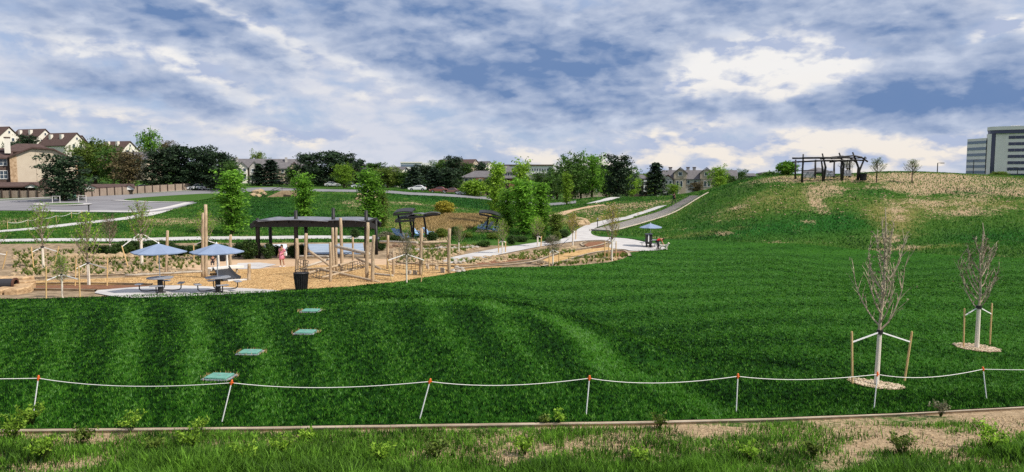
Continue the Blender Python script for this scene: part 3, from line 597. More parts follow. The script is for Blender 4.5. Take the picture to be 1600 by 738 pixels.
# ------------------------------------------------------------------ rope line along the kerb
tops = []
RP = [(50,652,60,590,'rod leaning beside the leafy weed near the left edge'),(344,663,362,597,'rod leaning most, in front of the lowest green lid'),(653,658,672,595,'rod leaning right, midway along the lawn edge'),
      (915,652,921,590,'nearly upright rod below the lawn mound'),(1150,648,1153,587,'upright rod between the mound and the staked tree'),(1365,642,1371,584,'rod directly in front of the staked leafy tree'),(1543,627,1536,576,'short rod leaning left, below the bare staked tree')]
for bx, by, tx, ty, lb in RP:
    g = at(bx, by); tp = pt(tx, ty, g.y + .05); t_ = thing('rope_post', 'white rope-line ' + lb, 'post', g, 0, 'rods carrying the rope')
    MB().tube([(0, 0, -.1), tp - g], .0125, 8).build('rod', M_WHITE, t_)
    q = MB(); d_ = (tp - g).normalized(); q.tube([tp - g - d_ * .07, tp - g - d_ * .02, tp - g + d_ * .035, tp - g + d_ * .05], [.015, .024, .022, .010], 8); q.tube([tp - g + Vector((-.045, 0, -.02)), tp - g + Vector((.045, 0, -.02))], .012, 6)
    q.build('insulator_cap', M_ORANGE, t_); tops.append(tp + Vector((0, 0, -.02)))
allp = [pt(-260, 592, 15)] + tops + [pt(1740, 577, 18.5)]; sag = [.02, .13, .12, .12, .13, .10, .14, .02]; line = []
for i in range(len(allp) - 1):
    for k in range(12): f_ = k / 12; p = allp[i].lerp(allp[i + 1], f_); line.append(p - Vector((0, 0, sag[i] * 4 * f_ * (1 - f_) * (1.15 - .35 * f_))))
line.append(allp[-1]); g = line[0]
t_ = MB().tube([p - g for p in line], .0085, 6).build('rope', M_ROPE, None, True); t_.location = g; tag(t_, 'thin white rope sagging from rod to rod along the lawn edge', 'rope')

# ------------------------------------------------------------------ irrigation lids in the lawn
def lid(px, py, w, d, lb):
    g = at(px, py) + Vector((0, 0, .05)); t_ = thing('irrigation_lid', lb, 'lid', g, random.uniform(-.15, .15), 'green irrigation box lids in the lawn')
    MB().box((0, 0, .0), (w, d, .16)).build('lid', M_LID, t_, bevel=.012)
    q = MB(); q.box((-w / 2 - .04, 0, -.03), (.05, d + .1, .14)); q.box((w / 2 + .04, 0, -.03), (.05, d + .1, .14)); q.box((0, d / 2 + .04, -.03), (w + .02, .05, .14)); q.box((0, -d / 2 - .04, -.03), (w + .02, .05, .14)); q.build('rim', M_GREY, t_, bevel=.008)
    MB().box((0, .0, .083), (.1, .03, .006)).build('bolt', M_GREY, t_); MB().box((w * .35, 0, .083), (.03, .03, .006)).build('bolt', M_GREY, t_)
    q = MB()
    for i in range(90):
        an = random.uniform(0, 6.3); rr = random.uniform(1.0, 1.5); x_, y_ = math.cos(an) * (w * .58) * rr, math.sin(an) * (d * .6) * rr
        if y_ < -.1 and random.random() < .8: continue
        q.add([(x_ - .012, y_, -.02), (x_ + .012, y_, -.02), (x_ + random.uniform(-.05, .05), y_ + random.uniform(-.05, .05), random.uniform(.06, .13))], [(0, 1, 2)])
    struct(q.build('dry_grass_fringe', M_STAKE, t_), 'stuff')
lid(486,489,.62,.50,'small green lid highest up the lawn, below the trash can'); lid(478,523,.58,.48,'green lid second down the row, left of the mound'); lid(391,555,.56,.46,'green lid third down the row'); lid(343,594,.58,.48,'largest green lid, right behind the rope')

# ------------------------------------------------------------------ picnic tables and parasols
def picnic(g, rz, lb):
    t_ = thing('picnic_table', lb, 'picnic table', g, rz, 'octagonal picnic tables')
    oc = [(.64 * math.cos(a), .64 * math.sin(a)) for a in [math.pi / 8 + k * math.pi / 4 for k in range(8)]]
    MB().prism(oc, .72, .765, 'z').build('tabletop', M_GREY, t_, bevel=.01)
    q = MB(); q.tube([(0, 0, 0), (0, 0, .72)], .13, 12); q.tube([(0, 0, 0), (0, 0, .03)], .26, 12); q.bar((-.45, 0, .69), (.45, 0, .69), .05, .05); q.bar((0, -.45, .69), (0, .45, .69), .05, .05); q.build('pedestal', M_BLACK, t_)
    for k in range(4):
        a = k * math.pi / 2; c, s_ = math.cos(a), math.sin(a)
        MB().tube([(c * .13, s_ * .13, .13), (c * .6, s_ * .6, .1), (c * .86, s_ * .86, .12), (c * .95, s_ * .95, .2), (c * .96, s_ * .96, .44)], .028, 8).build('seat_arm', M_BLACK, t_)
        MB().box((c * .96, s_ * .96, .46), (.30 + .28 * abs(s_), .30 + .28 * abs(c), .04)).build('seat', M_GREY, t_, bevel=.015)
def parasol(g, lb, w=2.6, base=.77):
    t_ = thing('parasol', lb, 'parasol', g, .2, 'blue canvas parasols'); R = w / 2
    MB().tube([(0, 0, base), (0, 0, 2.42)], .022, 8).build('pole', M_WHITE, t_); MB().tube([(0, 0, 2.44), (0, 0, 2.5), (0, 0, 2.53)], [.04, .03, .008], 8).build('finial', M_WHITE, t_)
    q = MB(); n = 6
    for k in range(n):
        a0, a1 = k * 2 * math.pi / n, (k + 1) * 2 * math.pi / n; rows = []
        for f_ in (0.02, .35, .7, 1):
            row = []
            for j in range(5):
                a = a0 + (a1 - a0) * j / 4; cr_ = R * f_ * math.cos(math.pi / n) / math.cos(abs(a - (a0 + a1) / 2)); sgg = .035 * f_ * (1 - abs(j - 2) / 2)
                row.append((cr_ * math.cos(a), cr_ * math.sin(a), 2.45 - .40 * f_ - sgg))
            rows.append(row)
        vs = [p for r_ in rows for p in r_]; q.add(vs, [(i * 5 + j, i * 5 + j + 1, (i + 1) * 5 + j + 1, (i + 1) * 5 + j) for i in range(3) for j in range(4)])
        e = rows[-1]; q.add(list(e) + [(p[0], p[1], p[2] - .05) for p in e], [(j, j + 1, 6 + j, 5 + j) for j in range(4)])
    q.build('canopy', M_CANVAS, t_)
    for k in range(n):
        a = k * 2 * math.pi / n; MB().tube([(0, 0, 2.42), (R * .97 * math.cos(a), R * .97 * math.sin(a), 2.035)], .009, 5).build('rib', M_GREY, t_)
for px, py, rz, lt, lp in ((251,459,.25,'grey picnic table on the patio, the one farther from the slide','blue parasol on the patio farther from the slide'),(341,458,.6,'grey picnic table on the patio nearer the slide','blue parasol on the patio, in front of the slide')):
    g = at(px, py); g.z += .055; picnic(g, rz, lt); parasol(g, lp, 2.62)
g = at(1016,387); g.z += .065; picnic(g, .3, 'black picnic table beside the person in red, far edge of the lawn'); parasol(g, 'pale parasol by the person in red at the foot of the hill', 2.5)
def canbuild(g, lb, r0, r1, hh, grp='black litter bins'):
    t_ = thing('litter_bin', lb, 'litter bin', g, 0, grp)
    MB().tube([(0, 0, .03), (0, 0, hh * .93)], [r0 * .9, r1 * .9], 16).build('liner', M_BLACK, t_)
    for k in range(20):
        a = k * math.pi / 10; MB().bar((r0 * math.cos(a), r0 * math.sin(a), .0), (r1 * math.cos(a), r1 * math.sin(a), hh * .95), .05, .02).build('slat', M_BLACK, t_)
    q = MB(); q.tube([(r1 * 1.04 * math.cos(k * math.pi / 8), r1 * 1.04 * math.sin(k * math.pi / 8), hh * .95) for k in range(17)], .022, 6, False)
    q.tube([(r1 * math.cos(2.6), r1 * math.sin(2.6), hh * .9), (r1 * .9 * math.cos(2.6), 0, hh * 1.12), (0, 0, hh * 1.2), (r1 * .9, 0, hh * 1.12), (r1, 0, hh * .9)], .018, 6); q.build('rim', M_BLACK, t_)
g = at(471,454); g.z += .03; canbuild(g, 'tapered black litter bin at the edge of the lawn beside the log climber', .27, .36, .92)
canbuild(at(1348.5,282), 'black litter bin beside the hilltop pergola', .38, .46, 1.0)
g = at(1010,381); g.z += .065
t_ = thing('cart', 'black upright cart standing behind the far picnic table', 'cart', pt(1013.5, 387, 75.5) * 1, .2); t_.location.z = gz(t_.location.x, t_.location.y) + .065
q = MB(); q.box((0, 0, .85), (.62, .5, 1.0)); q.build('body', M_BLACK, t_, bevel=.04); MB().box((0, 0, 1.39), (.7, .56, .08)).build('lid', M_GREY, t_, bevel=.02); MB().box((-.12, -.26, .95), (.1, .02, .7)).build('label_plate', M_WHITE, t_)
for sx in (-.24, .24): MB().tube([(sx - .03, 0, .18), (sx + .03, 0, .18)], .18, 12).build('wheel', M_BLACK, t_)

# ------------------------------------------------------------------ log play structures
def logtube(p, q, r0, r1=None, bend=0.0, seed=0):
    r1 = r1 or r0; p = Vector(p); q = Vector(q); n = 7; rs = random.Random(seed); pts = []; rad = []
    side = Vector((rs.uniform(-1, 1), rs.uniform(-1, 1), 0)).normalized() * bend
    for i in range(n + 1):
        f_ = i / n; pts.append(p.lerp(q, f_) + side * math.sin(f_ * math.pi) + Vector((rs.uniform(-1, 1), rs.uniform(-1, 1), 0)) * r0 * .10); rad.append((r0 + (r1 - r0) * f_) * rs.uniform(.94, 1.06))
    m = MB(); d_ = (q - p).normalized(); m.tube([pts[0]] + pts[1:] + [pts[-1] + d_ * r1 * .12], rad + [rad[-1] * .82], 11); return m
def post(par, base, bx, by, tx, ty, wpx, m=None, D=None, seed=0, name='post'):
    g = at(bx, by) if D is None else ground(bx, D); tp = pt(tx, ty, g.y); r = wpx * g.y / FPX / 2
    o = logtube(g - base - Vector((0, 0, .15)), tp - base, r * 1.05, r * .9, r * .35, seed).build(name, m or M_LOG, par, True); return o
def log(par, base, ax, ay, bx, by, wpx, D0, D1, m=None, seed=0):
    a = pt(ax, ay, D0); b = pt(bx, by, D1); r = wpx * (D0 + D1) / 2 / FPX / 2
    logtube(a - base, b - base, r, r * .88, r * .3, seed).build('log', m or M_LOG, par, True)
base = at(525,430); cl = thing('log_climber', 'big climbing frame of upright posts and slanting peeled logs with rope nets', 'climbing frame', base)
for i, a in enumerate([(463,431,463.5,373,5.8),(477,429,478.6,365,5.4),(516,441,516,379,4.6),(522,427,519.7,356,4.4),(526,424,525.3,356,4.6),(534,425,532,341,5.2),(551,420,551,371,3.4),(573.5,436,575,348,5.6),(582,442,584,368,5.6)]): post(cl, base, *a, seed=i)
for i, a in enumerate([(482,392,515,415,4.4,46,44.5),(466,401,513,401,3.8,50,49),(480,416,515,405,3.6,47,49),(482,427,552,409,4.6,44.5,49),(500,421,592,441,4.6,45.5,41.5),(503,434,571,417,3.8,43,46),(524,385,576,397,5.6,48.5,45.2),(558,404,594,420,4.4,47.5,43),(470,421,515,419,3.6,47,46)]): log(cl, base, *a, m=M_LOGG if i in (1, 2, 6) else M_LOG, seed=20 + i)
def net(par, base, c4, nu, nv, r, m, name='rope_net'):
    q = MB(); c = [Vector(p) - base for p in c4]; P_ = lambda u, w: c[0].lerp(c[1], u).lerp(c[3].lerp(c[2], u), w) - Vector((0, 0, .25 * math.sin(u * math.pi) * math.sin(w * math.pi)))
    for i in range(nu + 1): q.tube([P_(i / nu, j / 4) for j in range(5)], r, 4, False)
    for j in range(nv + 1): q.tube([P_(i / 4, j / nv) for i in range(5)], r, 4, False)
    q.build(name, m, par)
net(cl, base, [pt(527,424,44.5), pt(570,417,45), pt(565,407,48.5), pt(533,413,48.5)], 9, 5, .018, M_DARKROPE); net(cl, base, [pt(465,428,45.5), pt(478,427,45), pt(482,408,46), pt(466,405,46.5)], 4, 6, .018, M_DARKROPE); net(cl, base, [pt(484,432,44), pt(514,436,43), pt(515,424,44), pt(485,422,45.5)], 6, 3, .016, M_DARKROPE)
base = at(655,431); fr = thing('log_beam_frame', 'log frame of tall posts joined by level beams, right of the big climber', 'climbing frame', base)
for i, a in enumerate([(606,421,606,368,4.4),(615,430,615,392,4.2),(657,431,658.5,357.5,6.0),(702,428,702.5,357.5,5.4)]): post(fr, base, *a, seed=40 + i)
for i, a in enumerate([(594,378,652,379.5,4.4,56,49),(660,379.5,698,378,5.0,47,47.5),(582,428,614,431,3.8,46,44.5),(640,401,657,404,1.6,50,47)]): log(fr, base, *a, m=M_LOGG if i != 1 else M_LOG, seed=60 + i)
net(fr, base, [pt(607,418,49.5), pt(655,424,47.5), pt(656,400,47.5), pt(608,394,49.5)], 8, 5, .013, M_DARKROPE); net(fr, base, [pt(660,424,47), pt(700,421,47.5), pt(700,382,47.5), pt(660,382,47)], 5, 1, .012, M_DARKROPE, 'hanging_rope')
base = at(320,435); tw = thing('log_beam_frame', 'pair of very tall log posts joined to a long balance log beside the slide', 'climbing frame', base)
for i, a in enumerate([(321.5,435,321,320,5.4),(316.5,434,317.5,333,4.6)]): post(tw, base, *a, seed=70 + i)
log(tw, base, 196,431,316,424.5,4.2,46,46.5,M_LOGG,75)
def solo(bx, by, tx, ty, w, lb, seed):
    g = at(bx, by); o = thing('log_post', lb, 'post', g, 0, 'free-standing log posts'); post(o, g, bx, by, tx, ty, w, seed=seed, name='shaft'); d_ = pt(tx, ty, g.y) - g; MB().tube([d_ + Vector((0, 0, .005)), d_ + Vector((0, 0, .03))], w * g.y / FPX / 2 * .72, 10).build('sawn_top', M_LOGEND, o)
solo(260,431,261.5,361,4.6,'log post standing behind the left patio parasol',81); solo(360,425,360.6,367.5,4.6,'log post standing right behind the slide parasol',82); solo(388,439,389.5,413,5.4,'short stub of a log post at the foot of the slide',83)
def stump(px, py, wpx, hpx, lb, m=M_LOGG):
    g = at(px, py); r = wpx * g.y / FPX / 2; h_ = hpx * g.y / FPX; o = thing('stump', lb, 'stump', g, random.uniform(0, 3), 'stepping stumps'); logtube((0, 0, -.1), (random.uniform(-.05, .05), 0, h_), r * 1.05, r, .01, int(px)).build('bark', m, o, True); MB().tube([(0, 0, h_ + .0), (0, 0, h_ + r * .12 + .02)], r * .8, 10).build('sawn_top', M_LOGEND, o)
for a in ((640,429,6,6,'stepping stump just left of the darker one by the tall post'),(648,430,6.5,7,'dark stepping stump right against the tall beam post'),(669,421,4.8,7,'lone stepping stump between the two tall beam posts'),(682.5,422,5.5,7,'stepping stump on the chips, second before the boulder heap'),(692,427,7,8,'widest stepping stump, at the foot of the last tall post')): stump(*a)
for i, (px, py, r) in enumerate([(708,425,3.6),(714,421,4.2),(716,426,4),(721,422,4),(724,425,3.4),(711,418,3.4),(718,417,3.2)]):
    g = at(px, py); rr = r * g.y / FPX; o = MB().rock((0, 0, rr * .5), rr * 1.15, i + 3, 2).build('boulder', M_ROCK, None); o.location = g + Vector((0, 0, 0 if i < 5 else .25)); tag(o, 'grey boulder in the small heap beside the last log post', 'boulder', 'heap of grey boulders on the chips')

# ------------------------------------------------------------------ slide with deck
base = at(355,440); sl = thing('slide', 'black slide running down from a low pale deck behind the parasol', 'slide', base)
A1, A2, B1, B2 = pt(332,419.5,49.5), pt(358,418,50.5), pt(377,436,45.5), pt(347,440,43.6)
def bed(k):
    a = A1.lerp(A2, k); b = B2.lerp(B1, k); return [a.lerp(b, f_) - Vector((0, 0, .12 * math.sin(f_ * math.pi))) - base for f_ in (0, .15, .3, .5, .7, .85, 1)]
q = MB(); rows = [bed(k) for k in (0, .1, .9, 1)]; rows[0] = [p + Vector((0, 0, .16)) for p in rows[0]]; rows[3] = [p + Vector((0, 0, .16)) for p in rows[3]]
vs = [p for r_ in rows for p in r_] + [p - Vector((0, 0, .05)) for r_ in rows for p in r_]; fs = [(i * 7 + j, i * 7 + j + 1, (i + 1) * 7 + j + 1, (i + 1) * 7 + j) for i in range(3) for j in range(6)]; fs += [tuple(28 + t for t in f) for f in fs]; q.add(vs, fs); q.build('chute', M_BLACK, sl)
M_PALE = mat('pale_painted_board', (.60, .58, .54), .7, (.70, .68, .64), 4)
q = MB(); q.bar(pt(322,421.5,49) - base, pt(374,416,51.5) - base, .9, .14); q.build('deck', M_PALE, sl)
for px, D in ((326,48.8),(345,49.6),(370,51)):
    a = pt(px, 420, D); MB().bar(a - base, Vector((a.x, a.y, gz(a.x, a.y))) - base, .12, .12).build('deck_leg', M_LOGG, sl)
MB().bar(pt(356,441,43.8) - base, pt(391,439,44.5) - base, .28, .26).build('run_out_kerb', M_PALE, sl)
MB().box(tuple(pt(348,403,51.2) - base), (.34, .3, .5)).build('entry_panel', M_BLACK, sl, bevel=.03)
for px in (341, 354.5): a = pt(px, 399, 51); MB().tube([a - base, Vector((a.x, a.y, pt(px, 418, 51).z)) - base], .07, 8).build('entry_post', M_PALE, sl)

# ------------------------------------------------------------------ sandstone block steps with a tunnel mouth
rs4 = random.Random(3); k_ = 0
for D, lo_, row in ((36.2, 461, [(-12, 12), (13, 36)]), (36.9, 455, [(-6, 18), (19, 43)]), (37.6, 449.5, [(22, 46)]), (38.6, 444, [(24, 47)]), (39.3, 438.5, [(26, 49)]), (40.0, 433, [(-14, 8), (9, 28), (29, 47)])):
    for a_, b_ in row:
        c = pt((a_ + b_) / 2, lo_, D); W_ = (b_ - a_) * .93 * D / FPX; zb = gz(c.x, c.y); hh = max(.3, c.z - zb)
        o = MB().box((0, 0, hh / 2 - .1), (W_, .85, hh + .2 + rs4.uniform(-.03, .03))).build('sandstone_block', M_SAND_ST, None, bevel=.045); o.location = (c.x, c.y, zb); o.rotation_euler = (rs4.uniform(-.03, .03), rs4.uniform(-.03, .03), rs4.uniform(-.16, .16)); k_ += 1
        tag(o, ['left block of the lowest sandstone course at the lawn', 'right block of the lowest sandstone course at the lawn', 'left block of the second sandstone course', 'right block of the second sandstone course', 'single sandstone block in the third course, below the tunnel rim', 'single sandstone block in the fourth course, beside the tunnel', 'single sandstone block in the fifth course, above the tunnel rim', 'left block of the top sandstone course', 'middle block of the top sandstone course', 'right block of the top sandstone course'][k_ - 1], 'stone block', 'sandstone blocks piled at the left edge')
c = pt(10,445,38.3); base = Vector((c.x, c.y, gz(c.x, c.y))); tu = thing('crawl_tunnel', 'short dark pipe tunnel lying among the sandstone blocks', 'tunnel', base, 0.15)
r_o, r_i = .30, .24; zc = c.z - base.z + .02; q = MB(); n = 20
ring = lambda r, x_: [(x_, r * math.cos(2 * math.pi * k / n), zc + r * math.sin(2 * math.pi * k / n)) for k in range(n)]
vs = ring(r_o, -1.1) + ring(r_o, .45) + ring(r_i, .45) + ring(r_i, -1.1); q.add(vs, [(a * n + k, a * n + (k + 1) % n, ((a + 1) % 4) * n + (k + 1) % n, ((a + 1) % 4) * n + k) for a in range(4) for k in range(n)]); q.build('pipe', mat('dark_pipe', (.035, .035, .04), .6), tu)
q = MB(); vs = ring(r_o + .04, .38) + ring(r_o + .04, .47) + ring(r_i, .47) + ring(r_i, .38); q.add(vs, [(a * n + k, a * n + (k + 1) % n, ((a + 1) % 4) * n + (k + 1) % n, ((a + 1) % 4) * n + k) for a in range(4) for k in range(n)]); q.build('pipe_rim', mat('rust_brown', (.10, .045, .03), .8), tu)

# ------------------------------------------------------------------ swing shelter
base = at(490,404); D = base.y; S = D / FPX
sh_ = thing('swing_shelter', 'large black steel shelter with a wavy roof and swings hanging inside', 'shelter', base)
def sx(px): return (px - 800) * S - base.x
def sz(py, Dq=None): return pt(490, py, Dq or D).z - base.z
dep = 2.6
for px, top in ((401,341),(461,329),(519.6,325),(571,329)):
    x_ = sx(px); MB().tube([(x_, 0, -.1), (x_ + .03, 0, sz(352)), (x_ + .05, 0, sz(top))], [.19, .17, .13], 10).build('post', M_BLACK, sh_, True)
for px in (405, 463, 521, 578): x_ = sx(px); MB().tube([(x_, dep, gz(base.x + x_, base.y + dep) - base.z - .1), (x_, dep, sz(347))], [.15, .13], 10).build('post', M_BLACK, sh_, True)
x0, x1 = sx(393), sx(582)
for yy in (-.5, dep + .5):
    q = MB(); q.bar((x0 + .4, yy, sz(349)), (x1 - .3, yy, sz(349)), .16, .55); q.bar((x0 + .4, yy, sz(349)), (x0 - .15, yy + (.6 if yy < 0 else -.6), sz(354)), .14, .40); q.bar((x1 - .3, yy, sz(349)), (x1 + .2, yy + (.6 if yy < 0 else -.6), sz(355)), .14, .40); q.build('beam', M_BLACK, sh_)
for k in range(11): x_ = x0 + .4 + (x1 - x0 - .7) * k / 10; MB().bar((x_, -.9, sz(346.3)), (x_, dep + .9, sz(345.2)), .08, .16).build('rafter', M_BLACK, sh_)
def arc_roof(par, xa, xb, ya, yb, z0, rise, m, name='roof_panel'):
    q = MB(); n = 12; vs = []
    for k in range(n + 1):
        f_ = k / n; x_ = xa + (xb - xa) * f_; z_ = z0 + rise * math.sin(f_ * math.pi)
        for yy in (ya, yb): vs += [(x_, yy, z_), (x_, yy, z_ + .05)]
    fs = []
    for k in range(n): a = 4 * k; b = a + 4; fs += [(a, b, b + 2, a + 2), (a + 1, a + 3, b + 3, b + 1), (a, a + 1, b + 1, b), (a + 2, b + 2, b + 3, a + 3)]
    fs += [(0, 2, 3, 1), (4 * n, 4 * n + 1, 4 * n + 3, 4 * n + 2)]; q.add(vs, fs); return q.build(name, m, par)
arc_roof(sh_, sx(408), sx(516), -1.0, dep + .9, sz(345.5), .12, M_ROOFM); arc_roof(sh_, sx(500), sx(573), -.8, dep + .9, sz(345.5), .10, M_ROOFM); arc_roof(sh_, sx(404), sx(430), -.7, dep + .7, sz(344.8), .08, M_ROOFM)
for i, px in enumerate((413.5, 450, 471, 510)):
    g = Vector((base.x + sx(px), base.y + 1.6, 0)); g.z = gz(g.x, g.y); o = thing('swing', ['swing hanging beside the first shelter post', 'swing hanging left of the second shelter post, by the woman in pink', 'swing hanging right of the second shelter post', 'swing hanging left of the third shelter post'][i], 'swing', g, .35, 'swings in the black shelter'); zt = base.z + sz(348) - g.z
    for s_ in (-.28, .28): MB().tube([(0, s_, .5), (0, s_ * .9, zt)], .022, 5).build('chain', M_BLACK, o)
    q = MB(); q.tube([(0, -.3, .52), (0, -.15, .44), (0, .15, .44), (0, .3, .52)], [.03, .09, .09, .03], 8); q.build('seat', M_BLACK, o, True)

# ------------------------------------------------------------------ lounge canopies and chairs
def lounge_canopy(px, py, posts, panels, lb):
    base = at(px, py); D = base.y; o = thing('shade_canopy', lb, 'shade canopy', base, 0, 'black steel shade canopies'); P_ = lambda a, b, dd=0: pt(a, b, D + dd) - base
    for (ax, ay, bx, by, dd) in posts: MB().tube([P_(ax, ay, dd) - Vector((0, 0, .2)), P_((ax + bx) / 2 + .6, (ay + by) / 2, dd), P_(bx, by, dd)], [.13, .11, .10], 8).build('post', M_BLACK, o, True)
    for (ax, ay, bx, by, rise, tilt) in panels:
        a = P_(ax, ay); b = P_(bx, by); q = MB(); n = 8; vs = []
        for k in range(n + 1):
            f_ = k / n; p = a.lerp(b, f_) + Vector((0, 0, rise * math.sin(f_ * math.pi)))
            vs += [p + Vector((0, -1.2, -.05 - tilt)), p + Vector((0, -1.2, .05 - tilt)), p + Vector((0, 1.6, -.05 + tilt)), p + Vector((0, 1.6, .05 + tilt))]
        fs = []
        for k in range(n): i = 4 * k; j = i + 4; fs += [(i, j, j + 2, i + 2), (i + 1, i + 3, j + 3, j + 1), (i, i + 1, j + 1, j), (i + 2, j + 2, j + 3, i + 3)]
        fs += [(0, 2, 3, 1), (4 * n, 4 * n + 1, 4 * n + 3, 4 * n + 2)]; q.add(vs, fs); r_ = q.build('roof_panel', M_ROOFM if tilt < 0 else M_BLACK, o)
        MB().bar(a + Vector((0, -1.2, -.14 - tilt)), b + Vector((0, -1.2, -.14 - tilt)), .12, .22).build('beam', M_BLACK, o); MB().bar(a + Vector((0, 1.6, -.14 + tilt)), b + Vector((0, 1.6, -.14 + tilt)), .12, .18).build('beam', M_BLACK, o)
lounge_canopy(640,374,[(628,373,622,336,0),(644.5,373,640,338,0),(666,368,662,338,1.5),(646,366,645,332,2)],[(617,331,646,329,.12,.12),(638,338,668,336,.25,-.06),(620,342,650,340,.12,.10),(664,335,686,333,.12,-.12)],'black canopy over four blue loungers left of the straw-coloured meadow')
lounge_canopy(768,360,[(759,361,763,338,0),(772,363,778,340,0)],[(749,331,788,339,.25,.10)],'small leaning black canopy over blue loungers near the tall poplars')
def lounger(px, py, rz, lb, D=None):
    g = at(px, py); o = thing('lounge_chair', lb, 'lounge chair', g, rz, 'pale blue lounge chairs')
    for s_ in (-.24, -.12, 0, .12, .24): MB().bar((.2, s_, .36), (-.42, s_ * 1.25, 1.12), .1, .03).build('back_slat', M_BLUECH, o); MB().bar((.22, s_, .34), (.95, s_, .28), .1, .03).build('seat_slat', M_BLUECH, o)
    for s_ in (-.34, .34):
        q = MB(); q.bar((-.3, s_, .66), (.75, s_, .62), .12, .04); q.bar((.7, s_, .62), (.78, s_, 0), .09, .04); q.build('arm', M_BLUECH, o); MB().bar((-.45, s_ * .9, 0), (.95, s_ * .9, .32), .05, .12).build('side_rail', M_BLUECH, o)
for i, a in enumerate([(619,373,-.5,'blue lounger at the far end of the first row, nearest the white blossom'),(627,374,-.6,'second blue lounger, by the leaning canopy post'),(649,370,-.4,'blue lounger behind the tall beam post'),(667,371,-.5,'blue lounger at the end nearest the straw meadow'),(757,359,2.6,'blue lounger under the small canopy, first of three'),(766,360,2.5,'blue lounger in the middle under the small canopy'),(780,362,2.3,'blue lounger under the small canopy, nearest the poplars')]): lounger(*a)
sheet('deck', plan([(605,379),(612,373.5),(700,370.5),(706,375),(690,378)]), .06, M_SAND); sheet('deck', plan([(742,363),(748,358),(786,359),(792,364)]), .05, M_SAND)

# ------------------------------------------------------------------ hilltop pergola with bench swings
base = at(1300,283); D = base.y; S = D / FPX
pg = thing('pergola', 'dark steel pergola with crooked posts on the crest of the hill', 'pergola', base)
def hx(px): return (px - 800) * S - base.x
def hz(py): return pt(1300, py, D).z - base.z
def hg(x_, y_): return gz(base.x + x_, base.y + y_) - base.z
for pts in ([(1252,0),(1252.5,241)],[(1285,0),(1288,262),(1282,240)],[(1314,0),(1316,258),(1308,239)],[(1338,0),(1339,262),(1334,250),(1329,238)],[(1338.5,0),(1341,266),(1349,245)],[(1285,0),(1283,262),(1281,252)],[(1314,0),(1312,262),(1313,250)]):
    P_ = [(hx(a), 0, hg(hx(a), 0) - .2 if b == 0 else hz(b)) for a, b in pts]; MB().tube(P_, [.17] + [.15] * (len(P_) - 2) + [.10], 8).build('post', M_BLACK, pg, True)
for px in (1255, 1287, 1317, 1342): MB().tube([(hx(px), 3.2, hg(hx(px), 3.2) - .2), (hx(px), 3.2, hz(249))], [.14, .11], 8).build('post', M_BLACK, pg, True)
for ya in (-.2, 3.3):
    for pts in ([(1250,247),(1290,246.5),(1330,247)],[(1250,253),(1290,251),(1335,251)],[(1295,248),(1315,245),(1330,243.5),(1342,246),(1352,253)],[(1310,253),(1330,250),(1345,251)]): MB().tube([(hx(a), ya, hz(b)) for a, b in pts], .12, 6).build('beam', M_BLACK, pg, True)
for k in range(9): x_ = hx(1253) + (hx(1346) - hx(1253)) * k / 8; MB().bar((x_, -.9, hz(247.5)), (x_, 4.0, hz(246)), .08, .14).build('rafter', M_BLACK, pg)
MB().bar((hx(1253), 3.2, hz(267)), (hx(1290), 3.2, hz(266)), .08, .12).build('rail', M_BLACK, pg)
for i, (px, lb) in enumerate(((1268.5, 'hanging bench at the stair side of the hilltop pergola'), (1301, 'middle hanging bench of the hilltop pergola'), (1328.5, 'hanging bench nearest the litter bin on the hilltop'))):
    w_ = (20 - i) * S; g = Vector((base.x + hx(px), base.y + 1.4, 0)); g.z = gz(g.x, g.y); o = thing('bench_swing', lb, 'bench swing', g, 0, 'bench swings under the hilltop pergola')
    for k in range(6): MB().box((0, .25 + .03 * k, .55 + .125 * k), (w_, .03, .10)).build('back_slat', M_GREY, o)
    for k in range(4): MB().box((0, -.25 + .13 * k, .46), (w_, .11, .03)).build('seat_slat', M_GREY, o)
    for s_ in (-1, 1): MB().bar((s_ * w_ / 2, -.3, .72), (s_ * w_ / 2, .3, .72), .05, .05).build('arm', M_BLACK, o); MB().tube([(s_ * w_ * .48, 0, .45), (s_ * w_ * .40, 0, base.z + hz(250) - g.z)], .02, 5).build('chain', M_BLACK, o)
